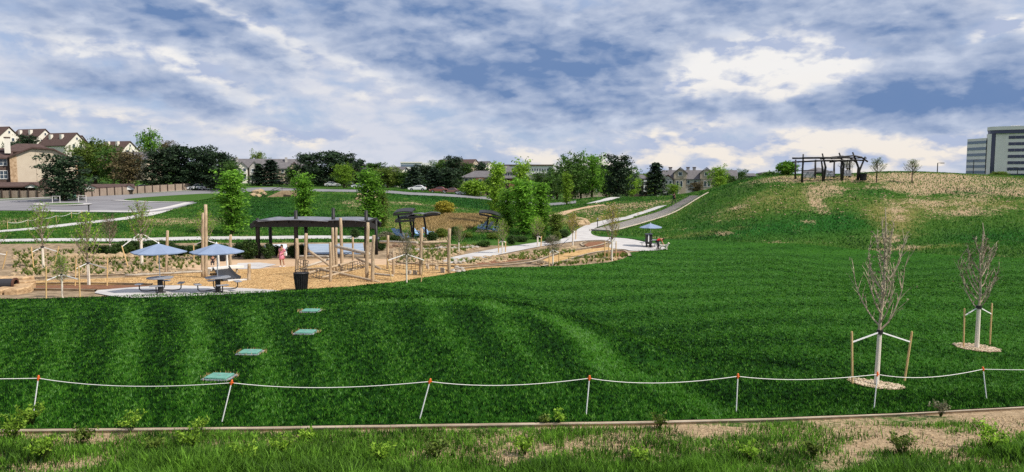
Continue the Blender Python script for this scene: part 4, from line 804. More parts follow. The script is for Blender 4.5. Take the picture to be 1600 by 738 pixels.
# ------------------------------------------------------------------ vegetation
def leaf_cloud(q, pts, size, n, spread, tint0=0.5, jt=.3, rs=random, out=None):
    """n small leaf quads around each point"""
    for p in pts:
        tb = tint0 + rs.uniform(-.25, .25)
        for _ in range(n):
            c = Vector(p) + Vector((rs.gauss(0, 1), rs.gauss(0, 1), rs.gauss(0, .8))) * spread; s_ = size * rs.uniform(.6, 1.4)
            a = Vector((rs.gauss(0, 1), rs.gauss(0, 1), rs.gauss(0, 1))).normalized(); b = a.orthogonal().normalized(); b = (b * math.cos(rs.uniform(0, 6.3)) + a.cross(b) * math.sin(rs.uniform(0, 6.3))); c2 = a.cross(b)
            q.add([c - b * s_, c + c2 * s_ * .55, c + b * s_, c - c2 * s_ * .55], [(0, 1, 2, 3)], min(1, max(0, tb + rs.uniform(-jt, jt))))
def limbs(q, h, r, n, spread, rs, up=.5, start=.3, droop=0, seglen=4):
    """trunk with n limbs; returns limb tips and points along them"""
    tr = [Vector((rs.uniform(-.02, .02) * h * (i > 0), rs.uniform(-.02, .02) * h * (i > 0), h * i / 6)) for i in range(7)]
    q.tube(tr, [r * (1 - .80 * i / 6) for i in range(7)], 8); pts = []
    for k in range(n):
        f_ = start + (1 - start) * (k + rs.random() * .5) / n; i = min(5, int(f_ * 6)); b = tr[i].lerp(tr[i + 1], f_ * 6 - i); an = k * 2.4 + rs.uniform(-.4, .4); ln = spread * (1.0 - .55 * abs(f_ - .5)) * rs.uniform(.7, 1.1)
        d_ = Vector((math.cos(an), math.sin(an), up + rs.uniform(-.2, .3) - droop)).normalized(); L_ = [b + d_ * ln * j / seglen + Vector((0, 0, .06 * ln * (j / seglen) ** 2 * (1 if not droop else -1))) + Vector((rs.uniform(-1, 1), rs.uniform(-1, 1), rs.uniform(-1, 1))) * ln * .03 * j for j in range(seglen + 1)]
        rb = max(.012, r * (1 - .8 * f_) * .5); q.tube(L_, [rb * (1 - .7 * j / seglen) for j in range(seglen + 1)], 5); pts += L_[1:]
    return pts, tr
LM = {'straw': leafmat('straw_reed', (.26, .17, .06), (.50, .37, .17), .2), 'poplar': leafmat('poplar_leaf', (.045, .16, .010), (.20, .42, .04), .4), 'young': leafmat('spring_leaf', (.12, .27, .015), (.30, .48, .05), .45), 'dark': leafmat('dark_leaf', (.028, .085, .012), (.09, .18, .028), .3),
      'olive': leafmat('olive_leaf', (.075, .12, .014), (.17, .25, .04), .35), 'pine': leafmat('pine_needle', (.012, .034, .016), (.045, .085, .034), .15), 'spruce': leafmat('spruce_needle', (.014, .036, .022), (.050, .090, .048), .15), 'brown': leafmat('bud_brown', (.07, .055, .025), (.16, .13, .06), .2), 'gold': leafmat('willow_yellow', (.22, .22, .02), (.42, .36, .05), .35),
      'grey': leafmat('grey_bud', (.13, .14, .07), (.28, .27, .17), .3), 'shrub': leafmat('shrub_leaf', (.012, .045, .009), (.06, .11, .022), .25)}
def tree_proto(kind, seed):
    """unit-ish tree: 10 m tall, returned as (trunk mesh, crown mesh); crown about 1 wide : see W0"""
    rs = random.Random(seed); tq = MB(); cq = MB()
    if kind == 'broad':
        pts, tr = limbs(tq, 8.6, .30, 30, 3.6, rs, .55, .12); tips = []
        for p in pts[1::1]:
            for _ in range(2): tips.append(p + Vector((rs.gauss(0, .55), rs.gauss(0, .55), rs.gauss(.15, .5))))
        leaf_cloud(cq, tips, .19, 24, .40, .5, .3, rs)
    elif kind == 'poplar':
        pts, tr = limbs(tq, 9.4, .20, 40, 2.0, rs, 1.3, .03); tips = []
        for p in pts: tips += [p + Vector((rs.gauss(0, .25), rs.gauss(0, .25), rs.gauss(.1, .35))) for _ in range(2)]
        leaf_cloud(cq, tips, .15, 17, .28, .55, .38, rs)
    elif kind == 'pine':
        pts, tr = limbs(tq, 9.5, .28, 38, 3.0, rs, .18, .05); tips = []
        for p in pts:
            f_ = max(.25, 1.15 - p.z / 11)
            if rs.random() < .93: tips += [p + Vector((rs.gauss(0, .4), rs.gauss(0, .4), rs.gauss(.12, .22))) * f_ ** .3 for _ in range(2)]
        leaf_cloud(cq, tips, .20, 22, .34, .4, .35, rs)
    elif kind == 'spruce':
        tq.tube([(0, 0, 0), (0, 0, 9.8)], [.22, .03], 7)
        for k in range(46):
            z_ = .6 + 9.1 * k / 46; ln = 2.3 * (1 - z_ / 10.3) * rs.uniform(.75, 1.1) + .12; an = k * 2.4
            for s_ in (0, 2.1, 4.2):
                a = an + s_; d_ = Vector((math.cos(a), math.sin(a), -.16)); tips = [Vector((0, 0, z_)) + d_ * ln * j / 3 for j in (1, 2, 3)]; leaf_cloud(cq, tips, .20, 8, .18, .4, .35, rs)
    elif kind == 'bush':
        for k in range(9): a = k * 2.4; tq.tube([(0, 0, 0), (math.cos(a) * 1.2, math.sin(a) * 1.2, 4), (math.cos(a) * 2.6, math.sin(a) * 2.6, 7.5)], [.16, .1, .04], 5)
        tips = []
        for _ in range(330):
            v = Vector((rs.gauss(0, 1), rs.gauss(0, 1), rs.gauss(0, 1))).normalized() * rs.uniform(.45, 1.05); tips.append(Vector((v.x * 4.1, v.y * 4.1, 5.0 + v.z * 4.7)))
        leaf_cloud(cq, tips, .36, 14, .55, .5, .35, rs)
    elif kind == 'sapling':      # fine upright branches with small buds
        tr = [Vector((rs.uniform(-.06, .06), rs.uniform(-.06, .06), 10 * i / 8)) for i in range(9)]; tq.tube(tr, [.13 * (1 - .85 * i / 8) for i in range(9)], 7); tips = []
        for k in range(24):
            z_ = 3.3 + 5.6 * k / 24; a = k * 2.4 + rs.uniform(-.4, .4); ln = (3.9 - 2.6 * (z_ - 3.3) / 6.7) * rs.uniform(.7, 1.1); sp = rs.uniform(.40, .62); d_ = Vector((math.cos(a) * sp, math.sin(a) * sp, 1)).normalized()
            L_ = [Vector((0, 0, z_)) + Vector((d_.x * ln * (j / 5) ** .7, d_.y * ln * (j / 5) ** .7, d_.z * ln * j / 5)) for j in range(6)]; tq.tube(L_, [.045 * (1 - .75 * j / 5) for j in range(6)], 4); tips += L_[1:]
            for j in (1, 2, 3, 4):
                for s_ in (-1, 1):
                    a2 = a + s_ * rs.uniform(.5, 1.1); e = L_[j] + Vector((math.cos(a2) * .34, math.sin(a2) * .34, 1)).normalized() * ln * rs.uniform(.18, .34); tq.tube([L_[j], L_[j].lerp(e, .5) + Vector((math.cos(a2), math.sin(a2), 0)) * .05, e], [.022, .016, .006], 3); tips.append(e)
        leaf_cloud(cq, tips, .095, 4, .20, .5, .35, rs)
    elif kind == 'open':         # vase of uneven bare limbs, twigs thinning out upwards
        tr = [Vector((rs.uniform(-.07, .07) * i / 4, rs.uniform(-.07, .07) * i / 4, 10.2 * i / 9)) for i in range(10)]; tq.tube(tr, [.13 * (1 - .80 * i / 9) for i in range(10)], 7); tips = []
        for k in range(19):
            z_ = 3.2 + 5.4 * (k / 19) ** 1.1 + rs.uniform(-.1, .1); a = k * 2.4 + rs.uniform(-.7, .7); ln = (4.1 - 3.0 * (z_ - 3.2) / 5.5) * rs.uniform(.45, 1.1); sp = rs.uniform(.9, 1.6); b0 = Vector((0, 0, z_)); L_ = [b0]
            d_ = Vector((math.cos(a) * sp, math.sin(a) * sp, .75)).normalized()
            for j in range(1, 7): d_ = (d_ + Vector((rs.uniform(-.14, .14), rs.uniform(-.14, .14), .34))).normalized(); L_.append(L_[-1] + d_ * ln / 6)
            tq.tube(L_, [.058 * (1 - .75 * j / 6) for j in range(7)], 4); tips += L_[2:]
            for j in range(1, 7):
                for _ in range(2 + (rs.random() < .4)):
                    e = L_[j] + (d_ + Vector((rs.uniform(-.8, .8), rs.uniform(-.8, .8), .1))).normalized() * ln * rs.uniform(.10, .34); tq.tube([L_[j], L_[j].lerp(e, .5) + Vector((rs.uniform(-.05, .05), rs.uniform(-.05, .05), .04)), e], [.024, .018, .008], 3); tips.append(e)
        leaf_cloud(cq, tips, .065, 2, .13, .5, .35, rs)
    return tq.mesh(kind + '_trunk'), cq.mesh(kind + '_crown')
W0 = {'broad': 8.2, 'poplar': 3.6, 'pine': 6.4, 'spruce': 4.6, 'bush': 8.6, 'sapling': 3.6, 'open': 4.0}
PROTO = {k: [tree_proto(k, s * 13 + 5) for s in range(n)] for k, n in (('broad', 3), ('poplar', 3), ('pine', 3), ('spruce', 2), ('bush', 2), ('sapling', 3), ('open', 2))}
for k in W0:
    rr = []
    for _, cm in PROTO[k]: co = np.zeros(len(cm.vertices) * 3); cm.vertices.foreach_get('co', co); co = co.reshape(-1, 3); rr.append(np.percentile(np.hypot(co[:, 0], co[:, 1]), 95))
    W0[k] = 2 * float(np.mean(rr))
MESHM = {}
def withmat(me, m):
    key = (me.name, m.name)
    if key not in MESHM: c = me.copy(); c.materials.clear(); c.materials.append(m); MESHM[key] = c
    return MESHM[key]
TC = [0]
def plant(kind, g, h, w, leaf, label, cat='tree', group=None, name=None, bark=None):
    i = TC[0]; TC[0] += 1; tm, cm = PROTO[kind][i % len(PROTO[kind])]
    o = thing(name or {'broad': 'broadleaf_tree', 'poplar': 'poplar_tree', 'pine': 'pine_tree', 'spruce': 'spruce_tree', 'bush': 'shrub', 'sapling': 'young_tree', 'open': 'young_tree'}[kind], label, cat, g, i * 1.7, group)
    o.scale = (w / W0[kind], w / W0[kind], h / 10)
    for nm, me, m in (('trunk' if kind != 'bush' else 'stems', tm, bark or M_DBARK), ('crown', cm, LM[leaf])):
        c = bpy.data.objects.new(nm, withmat(me, m)); COL.objects.link(c); c.parent = o
    return o
def tree(kind, px, by, ty, wpx, D, leaf, label, cat='tree', group=None, **k):
    """tree whose foot stands D metres out (foot seen near by) and whose top is seen at ty"""
    g = ground(px, D) if D else at(px, by); top = pt(px, ty, g.y).z; return plant(kind, g, max(.3, top - g.z), wpx * g.y / FPX, leaf, label, cat, group, **k)

# the two staked trees in the near lawn and the rest of the staked young trees
def staked(px, py, ty, wpx, leaf, label, stakes, sapl='young tree', strap=None, ring=0, wrap=None, lean=0.0, grp=None):
    g = at(px, py); h_ = pt(px, ty, g.y).z - g.z; o = plant('open' if wrap else 'sapling', g, h_, wpx * g.y / FPX, leaf, label, 'tree', grp, bark=M_PALETWIG if wrap else M_BARK); k = g.y / FPX
    if lean: o.rotation_euler = (0, lean, o.rotation_euler[2] * 0 + .4)
    zs_ = (hgt(px, strap, g.y, g) if strap else h_ * .33)
    c = bpy.data.objects.new('trunk_wrap', MB().tube([(0, 0, 0), (0, 0, 10 * zs_ / h_)], [.165 if not wrap else wrap, .14 if not wrap else wrap * .85], 8).mesh('trunk_wrap')); c.data.materials.append(M_WRAP); COL.objects.link(c); c.parent = o
    cl_ = bpy.data.objects.new('tie', MB().tube([(0, 0, 10 * zs_ / h_ - .12), (0, 0, 10 * zs_ / h_ + .12)], .2 if not wrap else wrap * 1.25, 8).mesh('tie')); cl_.data.materials.append(M_BLACK); COL.objects.link(cl_); cl_.parent = o
    for i, (bx, by, tx, tty, lb) in enumerate(stakes):
        s_ = at(bx, by); tp = pt(tx, tty, s_.y); q = thing('tree_stake', lb, 'stake', s_, 0, 'wooden tree stakes'); r_ = max(.032, 1.7 * k / 2)
        MB().tube([(0, 0, -.15), (tp - s_) * .97, tp - s_], [r_, r_, r_ * .8], 8).build('pole', M_STAKE, q)
        a = s_.lerp(tp, .86 if not strap else min(.95, max(.5, (zs_ * .78) / max(.1, tp.z - s_.z)))); b = g + Vector((lean * zs_, 0, zs_)); rr = max(.016, .9 * k / 2); MB().bar(a - s_, b - s_, rr * 1.2, rr * 2.4).build('strap', M_STRAP, q)
    if ring:
        poly = [(g.x + ring * math.cos(t_) * random.uniform(.92, 1.08), g.y + ring * .9 * math.sin(t_) * random.uniform(.92, 1.08)) for t_ in [2 * math.pi * j / 40 for j in range(40)]]
        sheet('mulch_ring', poly, .075, M_MULCHR); q = MB()
        for j in range(420):
            a = random.uniform(0, 6.3); rr = ring * math.sqrt(random.random()) * .97; x_, y_ = g.x + rr * math.cos(a), g.y + .9 * rr * math.sin(a); q.box((x_, y_, gz(x_, y_) + .085), (random.uniform(.03, .1), random.uniform(.015, .04), .02), random.uniform(0, 3))
        struct(q.build('wood_chips', M_CHIPP), 'stuff')
    return o
M_PALETWIG = mat('pale_twig', (.27, .21, .14), .9, (.52, .45, .34), 8)
M_MULCHR = mat('pale_mulch', (.28, .19, .12), .95, (.44, .33, .23), 9, .6, 30); M_CHIPP = mat('pale_chip', (.50, .38, .26), .9, (.66, .54, .40), 3)
staked(1369,605,330,78,'grey','tall sparsely leafed young tree staked in the lawn behind the rope',[(1332,603,1331,518,'thick stake left of the taller staked lawn tree'),(1412,599,1425,518,'outward-leaning stake right of the taller staked lawn tree')],strap=519,ring=.78,wrap=.15,lean=.03)
staked(1526,546,352,64,'brown','bare young tree with two upright stakes farther out on the lawn',[(1505.5,545,1507,482,'stake left of the bare lawn tree'),(1546.5,541,1550,474,'stake right of the bare lawn tree')],strap=480,ring=.85,wrap=.16)
staked(68,419,322,40,'young','thin young tree between two golden stakes behind the sandstone blocks',[(53,420,49,386,'golden stake left of the thin tree behind the sandstone blocks'),(83,419,92,385,'golden stake leaning right of the thin tree behind the sandstone blocks')],strap=386)
staked(98,466,398,30,'young','small staked sapling at the lawn edge right of the sandstone blocks',[(72,468,72,417,'tall golden stake at the lawn edge nearest the sandstone blocks'),(125,466,123,416,'tall golden stake at the lawn edge right of the small sapling')],strap=429)
staked(139,446,335,46,'young','staked young tree in the dark mulch bed left of the patio',[(117,448,119,405,'golden stake left of the mulch-bed tree'),(167,448,168,404,'golden stake right of the mulch-bed tree')],strap=411)
staked(222,416,318,44,'young','slender pale-trunked young tree behind the first parasol',[(201,418,190,384,'stake leaning left of the pale-trunked tree'),(244,414,248,378,'stake right of the pale-trunked tree, over the parasol')],strap=364)
staked(-16,424,340,44,'olive','young tree cut by the left edge of the picture',[(3,421,11,393,'golden stake at the far left edge')],strap=394)
staked(322,408,330,34,'young','young tree half hidden behind the tallest log posts',[(303,408,302.5,382,'stake left of the tree behind the tallest posts'),(341,407,340.5,379,'stake right of the tree behind the tallest posts')],strap=375)
staked(173,402,338,28,'brown','dark thin young tree among the dry creek stones',[],strap=380)
staked(635.5,443,362,26,'grey','bare staked sapling at the lawn edge before the beam frame',[(614,444,605,404,'stake leaning left of the bare sapling by the beam frame'),(657,442,664,403,'stake leaning right of the bare sapling by the beam frame')],strap=397)
staked(864,416,368,26,'grey','small bushy-topped sapling at the lawn edge, right of the boulder heap',[(858,417,858,395,'stake left of the bushy-topped sapling'),(873,415,873.5,394,'stake right of the bushy-topped sapling')],strap=390)
staked(956,408,322,28,'gold','tall yellow-budded sapling in the loop of the concrete path',[(945,402,945,376,'stake left of the yellow-budded sapling'),(951,407,951.5,380,'middle stake of the yellow-budded sapling'),(962.5,407,962.5,377,'stake right of the yellow-budded sapling')],strap=372)
staked(895,386,332,24,'gold','yellow-budded sapling beside the bend of the path',[(899.5,375,900,360,'stake by the path-bend sapling')],strap=363)
staked(840,386,340,26,'young','green sapling between the path and the tall poplars',[(845,386,846,369,'stake beside the green sapling near the poplars')],strap=368)
staked(785,397,345,24,'young','green sapling left of the path with three close stakes',[(779,396,779,374,'first of three close stakes left of the path'),(790,395,790,377,'last of three close stakes left of the path')],strap=376)
staked(717,395,352,18,'olive','small sapling on the terraced bank right of the last log post',[],strap=378)
# tall poplars of the meadow
GP = 'bright green poplars standing in the meadow'
for a in ((363,366,272,64,0,'poplar','dense bright poplar left of the swing shelter'),(473,338,277,46,96,'poplar','bright poplar behind the middle of the swing shelter'),(577,348,272,54,92,'poplar','bright poplar behind the right end of the swing shelter'),(776,346,260,40,104,'young','tall pale green poplar farthest left of the cluster right of centre'),(815,350,259,42,108,'young','tallest pale green poplar of the cluster right of centre'),
          (818,364,286,58,88,'poplar','broad green poplar in front of the tallest pale one'),(846,362,290,44,90,'poplar','darker poplar at the right of the central cluster'),(793,362,300,40,91,'poplar','low green poplar at the foot of the tall pale ones'),(886,330,274,24,150,'young','slim yellow-green poplar beyond the path'),(596,350,300,30,96,'olive','loose olive poplar just right of the swing shelter'),(870,372,335,34,88,'olive','low olive poplar at the bend of the path')):
    tree('poplar', a[0], a[1], a[2], a[3] * .78, a[4], a[5], a[6], 'tree', GP)
tree('bush',694,337,314,30,118,'gold','round yellow willow bush on the green bank','bush'); tree('bush',740,305,281,40,182,'young','round bright green tree beside the white car','tree'); tree('bush',1229,279,252,32,112,'poplar','leafy green bush at the crest left of the pergola','bush')
tree('sapling',1369,285,247,26,99,'olive','bushy young tree on the crest just right of the litter bin'); tree('sapling',1424,286,250,26,99,'olive','bushy young tree on the crest, the one nearer the office block'); tree('sapling',1322,280,250,26,106,'olive','young tree partly hidden behind the pergola posts')
# background trees
BG = 'trees in front of the far houses'
for a in [('pine',100,309,245,72,142,'pine','big dark pine in front of the beige gable wall'),('broad',150,290,222,62,200,'olive','olive green tree right of the beige gable house'),('broad',124,290,232,40,205,'olive','olive tree peeping over the roof of the beige house'),('broad',178,290,232,50,195,'dark','green tree below the white hilltop houses'),
          ('broad',202,290,238,56,185,'brown','brownish budding tree left of the dark pine belt'),('broad',236,290,206,34,250,'poplar','tall lone tree rising above the far houses'),('broad',262,290,222,34,260,'brown','bare brownish tree beside the tall lone tree'),('pine',250,294,236,52,185,'pine','dark pine at the left end of the dark belt'),('pine',281,294,229,58,190,'pine','tall dark pine left of the middle of the belt'),
          ('pine',309,294,231,56,188,'pine','tall dark pine in the middle of the belt'),('pine',335,294,235,50,186,'pine','dark pine right of the middle of the belt'),('pine',352,295,243,36,188,'pine','smaller dark pine at the right end of the belt'),('broad',362,296,255,32,180,'dark','green tree closing the right end of the pine belt'),('broad',405,290,239,26,280,'olive','thin tree above the first townhouse roof'),
          ('spruce',424,290,249,46,215,'spruce','dark spruce hiding the middle of the townhouse row'),('spruce',405,290,255,30,216,'pine','small spruce at the left of the townhouse row'),('pine',484,292,240,48,215,'pine','dark pine right of the townhouse row'),('pine',516,292,237,54,218,'pine','tallest dark pine of the central belt'),('pine',538,292,241,44,222,'pine','dark pine behind the light green round tree'),
          ('broad',538,292,258,34,200,'young','light green round tree before the dark central pines'),('pine',556,294,250,36,225,'pine','dark pine right of the light green round tree'),('spruce',565,294,249,26,300,'spruce','pointed far conifer above the central belt'),('pine',584,296,255,38,228,'dark','dull green tree left of the flat white building'),('broad',606,296,262,44,220,'olive','olive green tree below the flat white building'),
          ('spruce',647,298,260,38,210,'spruce','dark spruce below the flat white building'),('spruce',679,300,262,40,208,'spruce','bluish spruce left of the apartment block'),('pine',703,300,263,40,206,'pine','dark pine next to the apartment block'),('broad',628,298,268,36,222,'dark','dark leafy tree left of the dark spruce'),('pine',664,298,258,36,240,'pine','pine between the two spruces'),('pine',708,292,245,34,320,'pine','tall tree on the far wooded rise'),
          ('broad',690,292,252,44,330,'dark','leafy tree on the left of the far wooded rise'),('broad',728,292,256,44,325,'dark','leafy tree on the right of the far wooded rise'),('pine',753,296,254,24,320,'pine','dark far pine above the apartment roof'),('broad',668,296,262,40,335,'olive','pale far tree left of the wooded rise'),
          ('broad',893,312,245,56,185,'dark','big broadleaf tree right of the poplar cluster'),('broad',925,312,242,48,190,'poplar','big broadleaf tree with open crown, right of its twin'),('pine',966,312,245,48,180,'pine','tall ragged pine left of the grey townhouses'),('spruce',1024,308,253,46,200,'pine','dark broad conifer before the grey townhouses'),('broad',948,312,262,40,205,'dark','broadleaf tree between the open-crowned tree and the ragged pine'),
          ('broad',908,312,262,40,205,'dark','shaded tree behind the big broadleaf pair'),('broad',1122,304,262,32,190,'young','round yellow-green tree before the grey townhouses'),('broad',1088,310,285,26,185,'brown','low reddish-brown tree at the foot of the grey townhouses'),('broad',1158,296,266,20,330,'dark','small far tree right of the grey townhouses'),('broad',1142,296,268,18,340,'olive','small far tree on the skyline right of the yellow-green tree'),
          ('broad',842,306,270,34,200,'dark','dark tree in front of the low gabled house'),('broad',762,308,280,30,195,'dark','dark low tree in front of the apartment block'),('broad',860,308,276,30,198,'dark','dark tree right of the apartment block'),('broad',988,310,278,26,190,'young','light green low tree right of the ragged pine'),('broad',1052,308,288,22,192,'young','small light bush below the grey townhouses'),
          ('broad',458,290,262,26,214,'dark','small dark tree at the end of the townhouse row'),('pine',26,288,222,30,240,'pine','dark tree between the roofs at the far left'),('pine',48,290,213,34,270,'pine','dark pine among the white hilltop houses'),('spruce',132,290,232,18,280,'spruce','slim conifer between the white houses'),('spruce',147,290,219,22,290,'spruce','slim pointed conifer beside the last white house')]:
    k, px, by, ty, w, D, leaf, lb = a; tree(k, px, by, ty, w, D, leaf, lb, 'tree', BG)
# shrubs: dark row behind the swings and loose ones over the beds
rs = random.Random(5); ORD = 'first second third fourth fifth sixth seventh eighth ninth tenth eleventh twelfth thirteenth fourteenth fifteenth sixteenth seventeenth eighteenth nineteenth twentieth twenty-first twenty-second twenty-third twenty-fourth twenty-fifth'.split()
for i, px in enumerate([140,158,176,192,210,228,247,262,278,296,312,330,348,368,384,400,418,432,452,470,600,612,626]):
    tree('bush', px + rs.uniform(-4, 4), 398 - (px > 560) * 16, (379 if px < 560 else 372) + rs.uniform(-5, 5), rs.uniform(18, 28), rs.uniform(61.5, 65) if px < 560 else 78, 'shrub', ORD[i] + ' dark shrub from the left in the long row behind the playground', 'shrub', 'shrub row behind the playground')
SHX = [595,600,880,870,858,815,800,756,730,770,842,905,555,690,675,710]
for i, (px, py) in enumerate([(595,392),(600,384),(880,372),(870,378),(858,380),(815,378),(800,382),(756,386),(730,372),(770,374),(842,374),(905,352),(555,372),(690,372),(675,378),(710,368)]):
    tree('bush', px, py, py - rs.uniform(9, 16), rs.uniform(12, 22), 0, rs.choice(['olive', 'shrub', 'dark']), ORD[sorted(SHX).index(px)] + ' low shrub from the left on the creek bank around the poplars', 'shrub', 'loose shrubs on the creek bank')
tree('bush',603,378,362,26,80,'grey','white-blossomed bush left of the blue loungers','bush')
def tufts(name, label, region, n, hmin, hmax, leaf, D=None):
    q = MB(); poly = plan(region); P_ = np.array(poly); x0, y0 = P_.min(0); x1, y1 = P_.max(0); c = 0
    while c < n:
        x_, y_ = random.uniform(x0, x1), random.uniform(y0, y1)
        if not pip(np.array([x_]), np.array([y_]), poly)[0]: continue
        c += 1; h_ = random.uniform(hmin, hmax); z_ = gz(x_, y_)
        for _ in range(12): a = random.uniform(0, 6.3); l_ = random.uniform(.2, .7) * h_; w_ = .010 + .0003 * y_; q.add([(x_ - w_, y_, z_), (x_ + w_, y_, z_), (x_ + math.cos(a) * l_, y_ + math.sin(a) * l_, z_ + h_)], [(0, 1, 2)], random.random())
    o = q.build(name, LM[leaf]); struct(o, 'stuff'); o['label'] = label; o['category'] = 'plants'
tufts('ornamental_grass', 'clumps of ornamental grass in the gravel beds left of the patio', [(20,432),(20,392),(250,392),(330,400),(320,418),(200,430)], 520, .15, .4, 'olive'); tufts('ornamental_grass', 'small plants in the gravel beds beside the concrete path', [(620,412),(640,384),(750,384),(690,408),(840,408),(900,395),(860,390),(740,412)], 360, .2, .45, 'olive'); tufts('ornamental_grass', 'plants among stones at the lawn corner by the loop path', [(850,418),(910,402),(980,398),(980,403),(940,411)], 160, .15, .4, 'olive')
tufts('reed', 'dry straw-coloured reeds of the creek meadow', [(640,366),(650,342),(700,336),(770,338),(750,352),(720,364)], 1900, .2, .55, 'straw'); tufts('reed', 'dry golden grass on the creek bank by the small canopy', [(690,350),(700,338),(760,338),(740,350)], 900, .3, .6, 'straw')
# weeds at the near edge
def weed(px, py, hpx, lb, leaf='young', n=9, flat=0):
    g = at(px, py); h_ = hpx * g.y / FPX; o = thing('weed', lb, 'weed', g, random.uniform(0, 6), 'leafy weeds along the near edge'); tq, cq = MB(), MB(); tips = []
    for k in range(n):
        a = k * 2.4; l_ = h_ * random.uniform(.2, .6); e = Vector((math.cos(a) * l_, math.sin(a) * l_, h_ * random.uniform(.6, 1))); m_ = e * .5 + Vector((0, 0, h_ * .12)); tq.tube([(0, 0, -.02), m_, e], [.008, .006, .003], 4); tips += [m_, m_.lerp(e, .33), m_.lerp(e, .66), e]
    leaf_cloud(cq, tips, .030, 7, .035, .5, .4, random); tq.build('stem', LM['olive'], o); cq.build('foliage', LM[leaf], o)
for a in ((48,668,40,'bushy weed at the foot of the first rope rod','young',14),(205,676,34,'branching weed left of the largest green lid','young',8),(312,678,26,'small weed just left of the most leaning rod','young',7),(1030,672,26,'small weed tuft growing on the kerb near the middle','olive',8),(1408,716,42,'broad bushy weed on the bare soil','olive',14),(1546,706,46,'upright weed in the right corner on bare soil','young',14),(1470,652,26,'small weed on the kerb below the bare staked tree','grey',7),(852,664,18,'tiny weed by the kerb right of the third rod','olive',5),(874,664,22,'thin weed by the kerb left of the upright rod','young',6),
          (70,722,44,'wide weed in the left corner','young',12),(385,728,40,'weed standing in the tall grass at the lower left','young',10),(595,726,36,'weed in the tall grass below the third rod','young',9),(240,712,32,'weed in the grass below the branching weed','olive',9),(1000,730,34,'weed in the tall grass at the bottom middle','young',9),(1170,722,34,'weed in the grass right of the bottom middle','young',8),(480,690,20,'small weed on the grass strip left of the third rod','young',6),(1270,716,26,'weed between the grass and the bare soil','olive',8)): weed(*a)

# understorey closing the gaps below the far trees
rs = random.Random(9)
for i in range(46):
    px = 132 + i * 16 + rs.uniform(-6, 6) if i < 46 else 0
    if 395 < px < 412: continue
    D = 232 + rs.uniform(-6, 30); o = plant('bush', ground(px, D), rs.uniform(3.0, 5.5), rs.uniform(5, 9), rs.choice(['dark', 'shrub', 'olive', 'dark', 'pine']), 'dense bush of the understorey below the far trees', 'bush', 'understorey below the far trees')
for i, (px, D, h_, w_, lf) in enumerate([(980,215,9,8,'dark'),(1004,240,8,9,'olive'),(1136,230,6,6,'dark'),(1160,250,5,8,'shrub'),(1180,250,4.5,8,'olive'),(1205,260,6,9,'dark'),(870,215,9,8,'dark'),(952,225,10,9,'dark')]):
    plant('broad' if h_ > 6 else 'bush', ground(px, D), h_, w_, lf, ['shaded tree right of the ragged pine', 'olive tree before the dark narrow house', 'dark tree at the right end of the grey townhouses', 'skyline bush right of the grey townhouses', 'olive skyline bush left of the low far building', 'dark tree in front of the low far building', 'dark tree between the apartment block and the broadleaf pair', 'dark tree before the grey-brown house'][i], 'tree' if h_ > 6 else 'bush')
for a in ((20,690,46,'leafy weed in the left corner just below the kerb','young',14),(130,700,38,'bushy weed on the grass strip below the first rod','olive',12),(300,706,40,'tall weed in the grass below the most leaning rod','young',12),(440,716,36,'weed clump in the grass left of the third rod','young',11),(680,720,36,'weed clump at the bottom below the third rod','olive',11),(820,712,30,'weed clump among dry patches right of the third rod','young',9)): weed(*a)
# ------------------------------------------------------------------ buildings
M_BEIGE = mat('beige_siding', (.52, .44, .34), .85, (.58, .50, .39), .6, .1, 8); M_CREAM = mat('cream_siding', (.66, .62, .54), .85, (.74, .70, .62), .5); M_BROWNROOF = mat('brown_shingle', (.060, .037, .034), .95, (.11, .07, .06), 1.5, .4, 6, stretch=(1, 1, 4))
M_GREYROOF = mat('grey_shingle', (.10, .095, .10), .95, (.17, .16, .165), 1.2, .4, 6, stretch=(1, 1, 4)); M_BROWNW = mat('brown_siding', (.075, .050, .042), .9, (.11, .075, .062), 1.0); M_STONEW = mat('stone_veneer', (.32, .21, .12), .9, (.55, .40, .26), 2.2, .5, 6)
M_GREYW = mat('grey_siding', (.36, .345, .33), .85, (.46, .44, .42), .8); M_TAUPE = mat('taupe_stucco', (.38, .31, .24), .9, (.48, .40, .31), .6); M_REDW = mat('brick_red_wall', (.20, .085, .06), .9, (.28, .13, .09), 1.5); M_TRIM = mat('white_trim', (.70, .70, .68), .7)
M_GLASS = glassmat('window_glass', (.05, .07, .10)); M_OFFICE = mat('office_panel', (.70, .67, .62), .8, (.78, .75, .70), .35); M_OFFGL = glassmat('office_glass', (.020, .028, .075)); M_OFFGL2 = glassmat('office_glass_grey', (.12, .17, .24)); M_FENCE = mat('fence_boards', (.22, .165, .13), .95, (.36, .29, .23), 1.4, .3, 9, stretch=(5, 5, .4)); M_FPOST = mat('dark_timber', (.05, .035, .028), .9)
def azp(px): x, y, _ = ray(px, 270); return math.atan2(x, y)
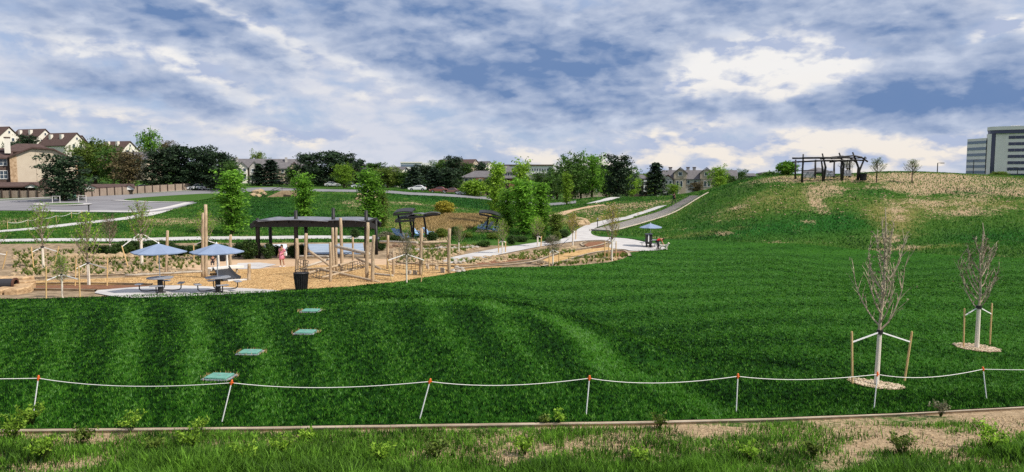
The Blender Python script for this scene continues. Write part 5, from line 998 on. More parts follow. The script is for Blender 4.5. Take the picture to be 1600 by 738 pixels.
class Bld:
    """a building whose front is square to the line of sight of its own centre"""
    def __init__(s, name, label, px, D, cat='house', group=None, zb=None):
        s.base = ground(px, D); s.px0 = px; s.a0 = math.atan2(s.base.x, s.base.y); s.r = math.hypot(s.base.x, s.base.y)
        s.o = thing(name, label, cat, s.base, -s.a0, group)
    def X(s, px, y=0.0): return (s.r + y) * math.tan(azp(px) - s.a0)
    def Z(s, py, y=0.0): x, yy, z = ray(s.px0, py); return CZ + (s.r + y) * z / math.hypot(x, yy) - s.base.z
    def wall(s, a, b, top, y0=0., y1=9., m=M_CREAM, bot=None, name='wall'):
        zb = -1.5 if bot is None else s.Z(bot); x0, x1 = s.X(a), s.X(b); z1 = s.Z(top); return MB().box(((x0 + x1) / 2, (y0 + y1) / 2, (zb + z1) / 2), (x1 - x0, y1 - y0, z1 - zb)).build(name, m, s.o)
    def gwall(s, pts, y0, y1, m, name='wall'): return MB().prism([(s.X(a), s.Z(b)) for a, b in pts], y0, y1).build(name, m, s.o)
    def roof(s, pts, y0, y1, m, th=.28, name='roof'):
        """sloped slab roof following the (px,py) line, pushed from y0 to y1"""
        P_ = [(s.X(a), s.Z(b)) for a, b in pts]; return MB().prism(P_ + [(x, z + th) for x, z in P_[::-1]], y0, y1).build(name, m, s.o)
    def win(s, a, b, t, bt, y=-.03, m=None, mun=True, fr=.12):
        x0, x1, z0, z1 = s.X(a), s.X(b), s.Z(bt), s.Z(t); q = MB(); y_ = y - .04
        for c, sz_ in ((((x0 + x1) / 2, y_, z0), (x1 - x0 + fr, .14, fr)), (((x0 + x1) / 2, y_, z1), (x1 - x0 + fr, .14, fr)), ((x0, y_, (z0 + z1) / 2), (fr, .13, z1 - z0)), ((x1, y_, (z0 + z1) / 2), (fr, .13, z1 - z0))): q.box(c, sz_)
        if mun: q.box(((x0 + x1) / 2, y_, (z0 + z1) / 2), (fr * .7, .10, z1 - z0)); q.box(((x0 + x1) / 2, y_ + .005, (z0 + z1) / 2), (x1 - x0, .09, fr * .7))
        w = q.build('window', M_TRIM, s.o); MB().box(((x0 + x1) / 2, y + .005, (z0 + z1) / 2), (x1 - x0, .05, z1 - z0)).build('pane', m or M_GLASS, w)
def RG(b, m, *a, **k):
    q = MB(); x0, x1 = b.X(a[0]) - .5, b.X(a[1]) + .5; ze, zr = b.Z(a[2]), b.Z(a[3]); y0, y1 = a[4] - .5, a[5] + .5; yc = (y0 + y1) / 2; h_ = k.get('hip', 0)
    q.add([(x0, y0, ze), (x1, y0, ze), (x1, y1, ze), (x0, y1, ze), (x0 + h_, yc, zr), (x1 - h_, yc, zr), (x0, y0, ze - .25), (x1, y0, ze - .25), (x1, y1, ze - .25), (x0, y1, ze - .25)], [(0, 1, 5, 4), (2, 3, 4, 5), (3, 0, 4), (1, 2, 5), (0, 6, 7, 1), (1, 7, 8, 2), (2, 8, 9, 3), (3, 9, 6, 0), (9, 8, 7, 6)])
    return q.build('roof', m, b.o)
def gable_front(b, a, c, eave, peak, y0, y1, mw, mr, bot=None):
    mid = (a + c) / 2; zb = 400 if bot is None else bot; b.gwall([(a, eave), (mid, peak + .8), (c, eave), (c, zb), (a, zb)], y0, y1, mw)
    ov = (c - a) * .08; dy = (eave - peak) * .16; b.roof([(a - ov, eave + dy), (mid, peak), (c + ov, eave + dy), (c + ov, eave + dy + .6), (mid, peak + .6), (a - ov, eave + dy + .6)][:3], y0 - .4, y1, mr)
# big beige house at the left
b = Bld('apartment_house', 'beige house with a wide gable wall, brown roof and stone corner', 60, 165)
b.gwall([(16,246),(52,233),(86,235),(121,253),(121,312),(16,312)], 0, 14, M_BEIGE); b.roof([(14,247),(52,232.4),(86,234.4),(123,254)], -.6, 14.6, M_BROWNROOF, .35)
b.wall(16, 27, 243.5, -.12, .05, M_STONEW, None, 'stone_corner'); b.wall(118.5, 121.5, 254, -.10, .05, M_STONEW, None, 'stone_corner')
for p_, t_ in ((57.5, 233), (82.5, 235), (111.5, 249)): b.wall(p_ - .25, p_ + .25, t_ + 1.5, -.05, .02, M_TAUPE, None, 'seam_trim')
b.wall(-60, 15.7, 247, 1.2, 13, M_BROWNW); RG(b, M_BROWNROOF, -62, 17, 247, 231, 1.0, 14); RG(b, M_BROWNROOF, 2, 88, 236, 222.5, 5, 17, hip=3.5); b.wall(4, 86, 236, 5.5, 16.5, M_BEIGE)
b.win(-1, 11.5, 248.5, 259, 1.16); b.win(-1, 11.5, 267, 279.5, 1.16); b.win(-28, -14, 248.5, 259, 1.16); b.win(-28, -14, 267, 279.5, 1.16)
b.wall(8.5, 18, 216, 2.2, 3.8, M_CREAM, 240, 'chimney'); b.wall(8, 18.5, 214.5, 2.1, 3.9, M_BROWNW, 216.2, 'chimney_cap'); gable_front(b, 58, 80, 287, 278, -4, 0, M_BROWNW, M_BROWNROOF)
# white-gabled houses on the rise, turned so that roof and gable both show
def hillhouse(px, ridge, eave, D, L_, W_, label, rz=-.35, wall=M_CREAM, roof=M_BROWNROOF, wins=True, dorm=True):
    g = ground(px, D); zr = pt(px, ridge, D).z - g.z; ze = pt(px, eave, D).z - g.z; o = thing('hillside_house', label, 'house', g, rz, 'white-gabled houses on the rise'); h2 = W_ / 2
    MB().prism([(-h2, -2), (h2, -2), (h2, ze), (0, zr - .25), (-h2, ze)], -L_ / 2, L_ / 2, 'x').build('wall', wall, o)
    P_ = [(-h2 - .5, ze - .45), (0, zr), (h2 + .5, ze - .45)]; MB().prism(P_ + [(u, w_ + .3) for u, w_ in P_[::-1]], -L_ / 2 - .4, L_ / 2 + .4, 'x').build('roof', roof, o)
    if wins:
        for u, z_, s_ in ((-1.6, ze - .4, .55), (1.4, ze - .4, .55), (0, (ze + zr) / 2 + .3, .4)):
            w_ = MB().box((L_ / 2 + .03, u, z_), (.1, s_ * 2.2, s_ * 2.6)).build('window', M_TRIM, o); MB().box((L_ / 2 + .09, u, z_), (.06, s_ * 1.8, s_ * 2.1)).build('pane', M_GLASS, w_)
    if dorm:
        for u in (-L_ * .25, L_ * .15): MB().box((u, -h2 * .45, (ze + zr) / 2 + .7), (1.1, 1.1, 2.6)).build('chimney', wall, o)
    return o
hillhouse(2, 199.5, 217, 300, 13, 10, 'white-gabled hilltop house cut by the left edge'); hillhouse(55, 203, 220, 305, 15, 10, 'white-gabled hilltop house with two pale chimneys'); hillhouse(103, 209, 228, 300, 15, 10.5, 'largest white-gabled hilltop house, right of the chimneys'); hillhouse(120, 213, 230, 315, 9, 8, 'narrow white gable stepping down behind the largest one', dorm=False); hillhouse(188, 222, 236, 310, 13, 9, 'lone white-gabled house beyond the green trees')
hillhouse(222, 239, 249, 225, 12, 8, 'low grey-roofed house among the left trees', -.3, M_TAUPE, M_GREYROOF, False, False); hillhouse(716, 250, 258, 420, 22, 12, 'brown-roofed far house on the wooded rise', -.4, M_TAUPE, M_BROWNROOF, True, False); hillhouse(745, 253, 260, 425, 18, 11, 'far pale house at the right of the wooded rise', -.6, M_CREAM, M_GREYROOF, True, False); hillhouse(612, 262, 272, 260, 12, 9, 'small grey-roofed house below the flat white building', -.5, M_CREAM, M_GREYROOF, True, False); hillhouse(566, 258, 268, 290, 12, 9, 'grey-roofed house half hidden right of the central pines', -.5, M_CREAM, M_GREYROOF, True, False)
# carports and timber fence
b = Bld('carport', 'long brown-roofed carport in front of the beige house', 30, 156, 'carport'); RG(b, M_BROWNROOF, -70, 56, 291, 285, 0, 7)
for p_ in (-40, -20, 2, 22, 42, 55): b.wall(p_, p_ + 1, 291.6, .1, .3, M_FPOST, None, 'post')
gable_front(b, 38, 58, 292, 287.5, -.6, .4, M_TRIM, M_BROWNROOF, 293.5); b.wall(-70, 56, 292, 5, 6.8, M_BROWNW)
b = Bld('carport', 'brown-roofed carport behind the right stretch of fence', 165, 166, 'carport'); RG(b, M_BROWNROOF, 131, 206, 293, 288, 0, 7); gable_front(b, 130, 150, 294, 289, -.7, .4, M_TRIM, M_BROWNROOF, 296); gable_front(b, 192, 208, 294.5, 289.5, -.7, .4, M_TRIM, M_BROWNROOF, 297)
for p_ in (135, 150, 165, 180, 194, 205): b.wall(p_, p_ + 1, 293.4, .1, .3, M_FPOST, None, 'post')
def fence(label, p0, p1, D0, D1, top0, top1, n):
    base = ground(p0, D0); o = thing('timber_fence', label, 'fence', base, 0)
    for i in range(n + 1):
        f_ = i / n; px = p0 + (p1 - p0) * f_; D = D0 + (D1 - D0) * f_; g = ground(px, D); t_ = pt(px, top0 + (top1 - top0) * f_, D)
        MB().box((g.x - base.x, g.y - base.y - .12, (g.z + t_.z) / 2 - base.z), (.22, .2, t_.z - g.z + .4)).build('post', M_FPOST, o)
        if i:
            q = MB(); k = 16
            for j in range(k):
                a = pg_.lerp(g, (j + .04) / k); c = pg_.lerp(g, (j + .96) / k); za, zc = pt_.z + (t_.z - pt_.z) * j / k + random.uniform(-.05, .02), 0
                q.add([(a.x - base.x, a.y - base.y, min(pg_.z, g.z) - .5 - base.z), (c.x - base.x, c.y - base.y, min(pg_.z, g.z) - .5 - base.z), (c.x - base.x, c.y - base.y, za - base.z), (a.x - base.x, a.y - base.y, za - base.z)] + [(a.x - base.x, a.y - base.y + .05, min(pg_.z, g.z) - .5 - base.z), (c.x - base.x, c.y - base.y + .05, min(pg_.z, g.z) - .5 - base.z), (c.x - base.x, c.y - base.y + .05, za - base.z), (a.x - base.x, a.y - base.y + .05, za - base.z)], [(0, 1, 2, 3), (5, 4, 7, 6), (3, 2, 6, 7), (1, 5, 6, 2), (4, 0, 3, 7)])
            r_ = q.build('board_section', M_FENCE, o); r_['kind'] = 'stuff'
        pg_, pt_ = g, t_
fence('weathered timber fence below the beige house', -80, 128, 152, 154, 298, 298, 15); fence('weathered timber fence climbing behind the road to the parked truck', 132, 298, 155, 186, 296, 286.5, 14)
# townhouse row left of centre
b = Bld('townhouse_row', 'cream and grey-roofed townhouse row with balconies, left of centre', 415, 235); b.wall(352, 476, 263, 0, 10, M_TAUPE); RG(b, M_GREYROOF, 352, 476, 263, 248, 0, 10)
gable_front(b, 370, 387, 262, 254, -1.6, 1, M_CREAM, M_GREYROOF); gable_front(b, 390, 406, 261.5, 252.5, -1.2, 1, M_GREYW, M_GREYROOF); gable_front(b, 452, 468, 262, 254, -1.4, 1, M_TAUPE, M_BROWNROOF)
for a in ((373,378,263,269,-1.63),(380,385,263,269,-1.63),(373,378,273,280,-1.63),(380,385,273,280,-1.63),(393,398,264,270,-1.23),(399,404,264,270,-1.23),(393,398,274,281,-1.23),(399,404,274,281,-1.23),(357,361,265,270,-.03),(363,367,265,270,-.03),(357,361,274,280,-.03),(363,367,274,280,-.03),(440,444,265,270,-.03),(446,450,265,270,-.03),(455,459,264,270,-1.43),(461,465,264,270,-1.43),(455,459,274,280,-1.43),(461,465,274,280,-1.43)): b.win(*a, mun=False)
for a, c in ((371,386),(391,405)): b.wall(a, c, 270.6, -2.6, -1.65, M_TRIM, 271.6, 'balcony'); b.wall(a, c, 268.2, -2.62, -2.52, M_TRIM, 268.7, 'balcony_rail')
for a in (361, 368, 446): b.wall(a, a + 4, 245.5, 3, 4.2, M_GREYW, 256, 'chimney')
# apartment block in the middle
b = Bld('apartment_block', 'hip-roofed brown apartment block with a square tower, centre', 790, 215); b.wall(723, 786, 277, 0, 10, M_TAUPE); RG(b, M_GREYROOF, 722, 786, 277, 267, 0, 10, hip=4); b.wall(744, 757, 277.2, -.5, 1, M_REDW); b.wall(777, 807, 269, -1.2, 8, M_TAUPE); RG(b, M_GREYROOF, 776, 807, 269, 259, -1.2, 8, hip=2.8)
RG(b, M_GREYROOF, 784, 826, 278, 271.5, -3, 4, hip=2); b.wall(786, 824, 278, -2.6, 4, M_BROWNW); b.wall(824, 866, 281, -.4, 9, M_GREYW); RG(b, M_GREYROOF, 822, 866, 281, 270.5, 0, 10, hip=3); gable_front(b, 846, 865, 281, 273, -2, 1, M_GREYW, M_GREYROOF); b.wall(795, 806, 279, -2.9, -2.5, M_REDW)
for a in ((781,784,270.5,274.5,-1.23),(789,792,270.5,274.5,-1.23),(793,796,270.5,274.5,-1.23),(797,800,270.5,274.5,-1.23),(726,731,279,285,-.03),(733,738,279,285,-.03),(748,753,280,286,-.53),(759,764,279,285,-.03),(766,771,279,285,-.03),(726,731,290,297,-.03),(733,738,290,297,-.03),(759,764,290,297,-.03),(788,792,280,286,-2.63),(812,817,280,286,-2.63),(828,832,283,288,-.43),(836,840,283,288,-.43),(849,854,284,290,-2.03),(857,862,284,290,-2.03)): b.win(*a, mun=False)
b = Bld('office_building', 'long flat white office far behind the apartment block', 820, 460, 'office building'); b.wall(778, 864, 259, 0, 30, M_TRIM); b.wall(777, 865, 257.3, -.8, 31, M_BROWNW, 259.2, 'roof_band')
for k in range(20): b.win(784 + k * 3.9, 786.6 + k * 3.9, 263.5, 267.5, -.05, mun=False, fr=.05)
b.wall(857, 863, 262, -.4, .2, M_GLASS, 280, 'dark_glazing')
b = Bld('office_building', 'small flat white building above the central trees', 650, 430, 'office building'); b.wall(626, 675, 254.5, 0, 20, M_TRIM); b.wall(625.5, 660, 253, -.5, 20.5, M_OFFICE, 254.7, 'roof_band'); b.wall(627, 658, 257.5, -.15, .2, M_OFFGL2, 260.5, 'window_band')
# grey townhouses right of centre
b = Bld('townhouse_row', 'grey townhouse row with white windows and pointed dormers', 1090, 255); b.wall(1036, 1151, 280, 0, 10, M_GREYW); RG(b, M_GREYROOF, 1035, 1151, 280, 266, 0, 10)
for a, c, e_, p_ in ((1053,1073,279,262.5),(1094,1114,279,262.5)): gable_front(b, a, c, 270.5, p_, -.8, 5, M_TAUPE, M_GREYROOF, 279.5); b.wall(a + 1, c - 1, 279.4, -.6, 1, M_TAUPE, 320)
gable_front(b, 1036, 1052, 281, 274, -.5, 2, M_GREYW, M_BROWNROOF)
for a in ((1060,1066,269,275,-.83),(1101,1107,269,275,-.83),(1057,1061,283,292,-.63),(1063,1067,283,292,-.63),(1074,1078,282,287,-.03),(1084,1089,282,288,-.03),(1100,1104,283,292,-.63),(1106,1110,283,292,-.63),(1040,1044,283,288,-.53),(1046,1050,283,288,-.53),(1120,1124,283,290,-.03),(1140,1144,283,292,-.03),(1146,1149,283,292,-.03),(1057,1061,296,303,-.63),(1100,1104,296,303,-.63)): b.win(*a, mun=False)
for a in (1044, 1072, 1082): b.wall(a, a + 5, 262, 5, 6.5, M_GREYW, 270, 'chimney'); b.wall(a - .6, a + 5.6, 261, 4.8, 6.7, M_BROWNROOF, 262.1, 'chimney_cap')
b = Bld('townhouse', 'dark narrow house right of the ragged pine', 997, 230); b.wall(984, 1012, 279, 0, 9, M_BROWNW); RG(b, M_GREYROOF, 983, 1012, 279, 273, 0, 9, hip=2); b.win(988, 992, 283, 290, mun=False); b.win(999, 1003, 283, 290, mun=False); b.wall(1006, 1011, 281, -.4, .2, M_TRIM, 300, 'porch_column')
b = Bld('townhouse', 'grey-brown house behind the big broadleaf pair', 930, 240); b.wall(880, 960, 276, 0, 9, M_TAUPE); RG(b, M_GREYROOF, 880, 960, 276, 266, 0, 9, hip=3)
for p_ in (888, 900, 915, 932, 945): b.win(p_, p_ + 5, 280, 287, mun=False); b.win(p_, p_ + 5, 292, 300, mun=False)
b = Bld('far_house', 'low far building on the skyline left of the green bush', 1200, 380); b.wall(1184, 1217, 271, 0, 14, M_TAUPE); RG(b, M_GREYROOF, 1183, 1217, 271, 268.5, 0, 14, hip=4); b.wall(1186, 1215, 273, -.15, .2, M_GLASS, 275, 'window_band')
b = Bld('far_house', 'grey roofed far house right of the grey townhouses', 1168, 360); b.wall(1160, 1180, 275, 0, 9, M_GREYW); RG(b, M_GREYROOF, 1159, 1181, 275, 271, 0, 9, hip=1); b.wall(1163, 1177, 276.5, -.15, .2, M_GLASS, 278, 'window_band')
b = Bld('pavilion', 'grey hip-roofed pavilion behind the pergola', 1275, 150, 'pavilion'); RG(b, M_GREYROOF, 1257, 1297, 268.5, 262, 0, 6, hip=2.6)
for p_ in (1260, 1272, 1284, 1294): b.wall(p_, p_ + 1.6, 269, .2, .5, M_TAUPE, None, 'post')
b.wall(1262, 1292, 269.2, 4.5, 5.5, M_TAUPE)
# office block at the right
b = Bld('office_block', 'large pale office block with dark ribbon windows at the far right', 1560, 345, 'office block')
b.wall(1553, 1720, 205, 0, 40, M_OFFICE); b.wall(1546.5, 1552.6, 205, .6, 30, M_OFFGL, None, 'glass_strip')
for t_ in (213, 223, 232.8, 242.5, 252.3, 262, 271.5):
    b.wall(1573, 1720, t_, -.12, .3, M_OFFGL, t_ + 4.6, 'window_band')
    for k in range(14): b.wall(1573 + k * 10.2, 1573.25 + k * 10.2, t_, -.20, .2, M_GREYW, t_ + 4.6, 'mullion')
q = MB(); ar = [(b.X(1540), 3.5), (b.X(1544), 1.2), (b.X(1549), -.2), (b.X(1556), -.8), (b.X(1720), -.8), (b.X(1720), 40), (b.X(1540), 40)]
MB().prism(ar, b.Z(209), b.Z(203.5), 'z').build('window_band', M_OFFGL, b.o); MB().prism([(x * 1.0 - (.3 if i < 3 else 0), y - .35) for i, (x, y) in enumerate(ar)], b.Z(203.5), b.Z(198), 'z').build('parapet', M_OFFICE, b.o); MB().prism([(b.X(1538.5), 4.5), (b.X(1541), 2.0), (b.X(1546.4), .4), (b.X(1546.4), 30), (b.X(1538.5), 30)], -2, b.Z(209.1), 'z').build('corner_tower', M_OFFICE, b.o); b.wall(1575, 1590, 196.8, 1, 8, M_TRIM, 200, 'roof_plant')
xa, xb = b.X(1509, 14), b.X(1538.5, 3); MB().prism([(xa, 14), (xb, 3), (xb, 34), (xa + 9, 40)], -2, b.Z(216, 8), 'z').build('wing', M_OFFICE, b.o)
for t_ in (220, 230, 239.5, 249, 258, 267): MB().prism([(xa + .05, 13.8), (xb, 2.8), (xb, 4), (xa + .05, 15)], b.Z(t_ + 4.4, 8), b.Z(t_, 8), 'z').build('window_band', M_OFFGL2, b.o)
tree('bush', 1560, 276, 268, 26, 330, 'olive', 'low bush in front of the office block', 'bush')
# ------------------------------------------------------------------ lamps
def lamp(px, D, ty, lb, arm=1, by=None):
    g = ground(px, D); h_ = pt(px, ty, D).z - g.z; o = thing('street_lamp', lb, 'street lamp', g, 0, 'lamps on the hilltop car park'); MB().tube([(0, 0, -.2), (0, 0, h_)], [.11, .08], 8).build('pole', M_BLACK, o); MB().bar((0, 0, h_), (arm, 0, h_ + .05), .08, .08).build('arm', M_BLACK, o); MB().box((arm * .95, 0, h_), (.7, .35, .16)).build('lamp_head', M_BLACK, o, bevel=.03)
lamp(1463, 150, 255, 'lamp standing alone on the hilltop between the young trees and the office'); lamp(1519, 200, 250, 'lamp in front of the left wing of the office block'); lamp(1588, 190, 262, 'lamp in front of the ribbon windows of the office block', -.8)
g = at(933.5, 357); o = thing('bollard_light', 'slim dark bollard light beside the path at the stair foot', 'bollard light', g); MB().tube([(0, 0, -.1), (0, 0, 1.15)], .05, 8).build('pole', M_BLACK, o); MB().tube([(0, 0, 1.15), (0, 0, 1.32), (0, 0, 1.36)], [.10, .10, .05], 10).build('lamp_head', M_GREY, o)
g = at(139, 332); o = thing('bollard_light', 'dark bollard at the road kerb on the left', 'bollard light', g); MB().tube([(0, 0, -.1), (0, 0, 1.0)], .09, 8).build('pole', M_BLACK, o); MB().tube([(0, 0, 1.0), (0, 0, 1.15), (0, 0, 1.2)], [.13, .13, .06], 10).build('cap', M_BLACK, o)
for i, px in enumerate((87, 128)):
    g = ground(px, 136); o = thing('tree_guard', ['pale U-shaped guard frame on the traffic island', 'pale U-shaped guard frame right of the green box'][i], 'guard frame', g); 
    for s_ in (-.7, .7): MB().bar((s_, 0, -.1), (s_, 0, 1.25), .09, .09).build('post', M_PALE, o)
    MB().bar((-.77, 0, 1.25), (.77, 0, 1.25), .09, .08).build('rail', M_PALE, o)
g = ground(113.5, 150); o = thing('utility_box', 'small green utility box beside the road', 'utility box', g); MB().box((0, 0, .5), (.9, .8, 1.0)).build('cabinet', M_LID, o, bevel=.04); MB().box((0, 0, 1.03), (1.0, .9, .06)).build('lid', M_LID, o)
pv = None; MR = []
for i, (px, py) in enumerate([(12,358),(44,354),(60,350),(88,347),(112,342),(128,340)]):
    g = at(px, py); o = thing('rope_post', ['meadow rope post at the left edge', 'second meadow rope post from the left edge', 'third meadow rope post from the left edge', 'fourth meadow rope post, midway up', 'meadow rope post last but one uphill', 'last meadow rope post uphill'][i], 'post', g, 0, 'thin posts of the meadow rope'); MB().tube([(0, 0, -.1), (0, 0, .85)], .03, 6).build('rod', M_STAKE, o); MB().tube([(0, 0, .83), (0, 0, .9)], .045, 6).build('cap', M_STAKE, o); MR.append(g + Vector((0, 0, .82)))
q = MB(); ln = []
for i in range(5):
    for k in range(6): f_ = k / 6; ln.append(MR[i].lerp(MR[i + 1], f_) - MR[0] - Vector((0, 0, f_ * (1 - f_) * .9)))
o = q.tube(ln + [MR[5] - MR[0]], .025, 5).build('rope', M_ROPE); o.location = MR[0]; tag(o, 'slack pale rope strung through the meadow at the left', 'rope')
# ------------------------------------------------------------------ hill stairs
a, c = at(937, 362), at(1092, 307.5); sw = thing('hill_stairs', 'long straight flight of timber steps climbing the flank of the hill', 'stairs', a); d_ = Vector((c.x - a.x, c.y - a.y, 0)); n = 36; ang = math.atan2(d_.y, d_.x)
M_STEP = mat('step_timber', (.22, .21, .20), .9, (.34, .32, .30), 3, .3, 10); M_TREAD = mat('step_gravel', (.46, .42, .37), .95, (.62, .57, .50), 5); base = a.copy()
tm = MB().box((0, 0, 0), (d_.length / n * .42, 2.9, .22)).mesh('step'); tm.materials.append(M_STEP); gm_ = MB().box((0, 0, 0), (d_.length / n * .62, 2.7, .16)).mesh('tread'); gm_.materials.append(M_TREAD)
for k in range(n):
    p = a + d_ * ((k + .5) / n); z_ = gz(p.x, p.y)
    for nm, me, dx, dz in (('step', tm, 0, .10), ('tread', gm_, .5, .125)):
        o = bpy.data.objects.new(nm, me); COL.objects.link(o); o.parent = sw; o.location = Vector((p.x, p.y, z_ + dz)) + d_ / n * dx - base; o.rotation_euler = (0, 0, ang)
for s_ in (-1, 1):
    nn = Vector((-d_.y, d_.x, 0)).normalized() * 1.5 * s_; MB().tube([Vector(((a + d_ * k / 20 + nn).x, (a + d_ * k / 20 + nn).y, gz((a + d_ * k / 20 + nn).x, (a + d_ * k / 20 + nn).y) + .12)) - base for k in range(21)], .10, 5).build('stringer', M_LOGG, sw)
# ------------------------------------------------------------------ stones
def stones(pts, size, m, label, group, name='boulder', sub=1, flat=.7):
    for i, (px, py) in enumerate(pts):
        g = at(px, py); r = size * random.uniform(.7, 1.3); o = MB().rock((0, 0, r * .3), (r * 1.3, r, r), random.randint(0, 99), sub, flat).build(name, m, None); o.location = g; o.rotation_euler = (0, 0, random.uniform(0, 3)); tag(o, label, 'boulder', group)
stones([(106 + i * 7.4 + random.uniform(-2, 2), 404.5 - i * .13 + random.uniform(-1, 1)) for i in range(18)], .36, M_TANROCK, 'tan boulder in the row edging the dry creek bed', 'boulders edging the dry creek', sub=2)
stones([(602 + i * 7.5, 386 + (i % 2) * 1.5 + random.uniform(-.6, .6)) for i in range(20)], .27, M_STONEB, 'dark terrace stone of the upper planting row', 'dark stones of the upper terrace'); stones([(640 + i * 7, 392 - i * .25 + random.uniform(-.6, .6)) for i in range(16)], .24, M_ROCK, 'pale terrace stone of the lower planting row', 'pale stones of the lower terrace')
stones([(895,349),(903,347),(909,350),(914,352),(899,352),(906,353)], .75, M_TANROCK, 'pale boulder in the cluster above the path bend', 'boulder cluster above the path bend', sub=2); stones([(840 + i * 6, 414 + random.uniform(-2, 1)) for i in range(22)][:4] + [(890 + i * 4.6, 411.5 - i * .35 + random.uniform(-1.5, 1)) for i in range(18)], .27, M_TANROCK, 'tan stone at the lawn corner below the loop path', 'stones at the lawn corner')
stones([(556 + random.uniform(0, 40), 309 + random.uniform(-3, 8)) for i in range(16)], .6, M_TANROCK, 'pale rock on the slope below the parked silver car', 'pale rocks below the parked cars', sub=1); stones([(400,303),(407,301),(413,305),(396,307),(404,308)], .8, M_TANROCK, 'pale rock left of the stone culvert wall', 'pale rocks by the culvert wall')
def pebbles(name, label, region, n, s0, s1, m, mats=None):
    q = MB(); poly = plan(region); P_ = np.array(poly); x0, y0 = P_.min(0); x1, y1 = P_.max(0); k = 0
    while k < n:
        x_, y_ = random.uniform(x0, x1), random.uniform(y0, y1)
        if pip(np.array([x_]), np.array([y_]), poly)[0]: k += 1; s_ = random.uniform(s0, s1); q.rock((x_, y_, gz(x_, y_) + s_ * .3), (s_ * 1.3, s_, s_ * .8), random.randint(0, 60), 0)
    o = q.build(name, m); struct(o, 'stuff'); o['label'] = label; o['category'] = 'gravel'
pebbles('gravel', 'cobbles and gravel of the beds left of the patio', [(20,440),(20,395),(300,398),(330,420),(240,428)], 1000, .05, .17, M_TANROCK); pebbles('gravel', 'cobbles in the beds along the concrete path', [(610,412),(620,382),(760,384),(690,407),(840,396),(900,385),(905,390),(840,404),(740,414)], 1300, .06, .2, M_TANROCK)
pebbles('gravel', 'bright stones scattered over the hill and the bank by the stairs', [(870,345),(930,318),(1040,312),(1000,336),(930,346)], 200, .05, .22, M_TANROCK); pebbles('gravel', 'small stones scattered over the hill face', [(1120,350),(1200,290),(1330,286),(1590,298),(1590,330),(1400,345),(1250,335)], 500, .03, .12, M_TANROCK); pebbles('gravel', 'small stones and clods on the near bare soil', [(0,700),(0,684),(700,680),(1100,672),(1600,650),(1600,735),(1300,690),(900,715),(600,720)], 2200, .008, .030, M_TANROCK)
# culvert headwall with railing
g = at(436, 314); D = 150; base = ground(436, D); o = thing('culvert_wall', 'tan stone culvert wall sloping down beside the road, with dark railing', 'retaining wall', base); S = D / FPX; P_ = [((px - 436) * S, pt(436, py, D).z - base.z) for px, py in ((398,316),(440,298),(462,298),(462,316))]
MB().prism(P_, 0, .8).build('wall', M_STONEW, o); MB().prism([((443 - 436) * S, P_[0][1] - .3), ((459 - 436) * S, P_[0][1] - .3), ((459 - 436) * S, pt(436, 305.5, D).z - base.z), ((443 - 436) * S, pt(436, 304, D).z - base.z)], -.06, .1).build('opening', M_DBARK, o)
q = [((px - 436) * S, pt(436, py, D).z - base.z) for px, py in ((398,313),(412,304),(426,296),(440,291),(462,291))]
for x_, z_ in q: MB().bar((x_, .4, z_ - 1.2), (x_, .4, z_), .07, .07).build('rail_post', M_BLACK, o)
for dz in (0, -.45): MB().tube([(x_, .4, z_ + dz) for x_, z_ in q], .05, 5).build('rail', M_BLACK, o)
# ------------------------------------------------------------------ cars
M_TYRE = mat('tyre_rubber', (.02, .02, .02), .9); M_RIM = mat('alloy_rim', (.45, .45, .46), .35, metal=.8); M_HEADL = mat('headlight_lens', (.75, .75, .72), .2); M_TAILL = mat('tail_light_lens', (.35, .015, .01), .3)
def car(px, D, col, lb, rz=0.0, suv=False, name='parked_car'):
    g = ground(px, D); g.z += .06; o = thing(name, lb, 'car', g, rz, 'cars parked along the far road'); m = mat('car_paint', col, .3, spec=.6); hh = 1.62 if suv else 1.42
    prof = [(-2.25, .35), (-2.28, .75), (-2.1, .95), (-1.5, 1.0), (1.0, .98), (1.9, .85), (2.25, .7), (2.25, .35), (1.75, .32), (1.65, .58), (1.35, .68), (1.05, .58), (.95, .32), (-1.0, .32), (-1.1, .58), (-1.4, .68), (-1.7, .58), (-1.8, .32)]
    MB().prism(prof, -.88, .88).build('body', m, o, bevel=.03); cab = [(-2.0 if suv else -1.7, .97), (-1.75 if suv else -1.15, hh - .06), (-.9, hh), (.1, hh - .02), (.95, .97)]
    MB().prism(cab, -.74, .74).build('roof', m, o, bevel=.04); MB().prism([(cab[0][0] + .12, 1.0), (cab[1][0] + .12, hh - .13), (-.9, hh - .08), (.05, hh - .1), (.78, 1.0)], -.765, .765).build('side_window', M_GLASS, o); MB().add([(.99, -.66, 1.0), (.99, .66, 1.0), (.16, .62, hh - .04), (.16, -.62, hh - .04)], [(0, 1, 2, 3)])
    q = MB(); q.box((.575, 0, (1.0 + hh) / 2), (.05, 1.3, hh - 1.08)); w_ = q.build('windscreen', M_GLASS, o)
    for x_ in (-1.4, 1.35):
        for s_ in (-1, 1): t_ = MB().tube([(x_, s_ * .70, .33), (x_, s_ * .90, .33)], .33, 16).build('wheel', M_TYRE, o); MB().tube([(x_, s_ * .88, .33), (x_, s_ * .915, .33)], .2, 10).build('rim', M_RIM, t_)
    for s_ in (-.62, .62): MB().box((2.22, s_, .72), (.1, .32, .14)).build('headlight', M_HEADL, o); MB().box((-2.26, s_, .82), (.08, .3, .16)).build('tail_light', M_TAILL, o)
    return o
car(728, 183, (.72, .73, .75), 'white car at the roadside right of the green bank', math.pi - .1); car(739, 186, (.62, .66, .72), 'second pale car half hidden behind the white one', math.pi - .1, True); car(563, 196, (.55, .58, .62), 'silver car parked above the pale rocks', math.pi); car(434, 228, (.03, .035, .05), 'dark car on the road before the townhouse row', 0.05); car(548, 205, (.035, .035, .04), 'dark car just left of the silver one', 0.0, True)
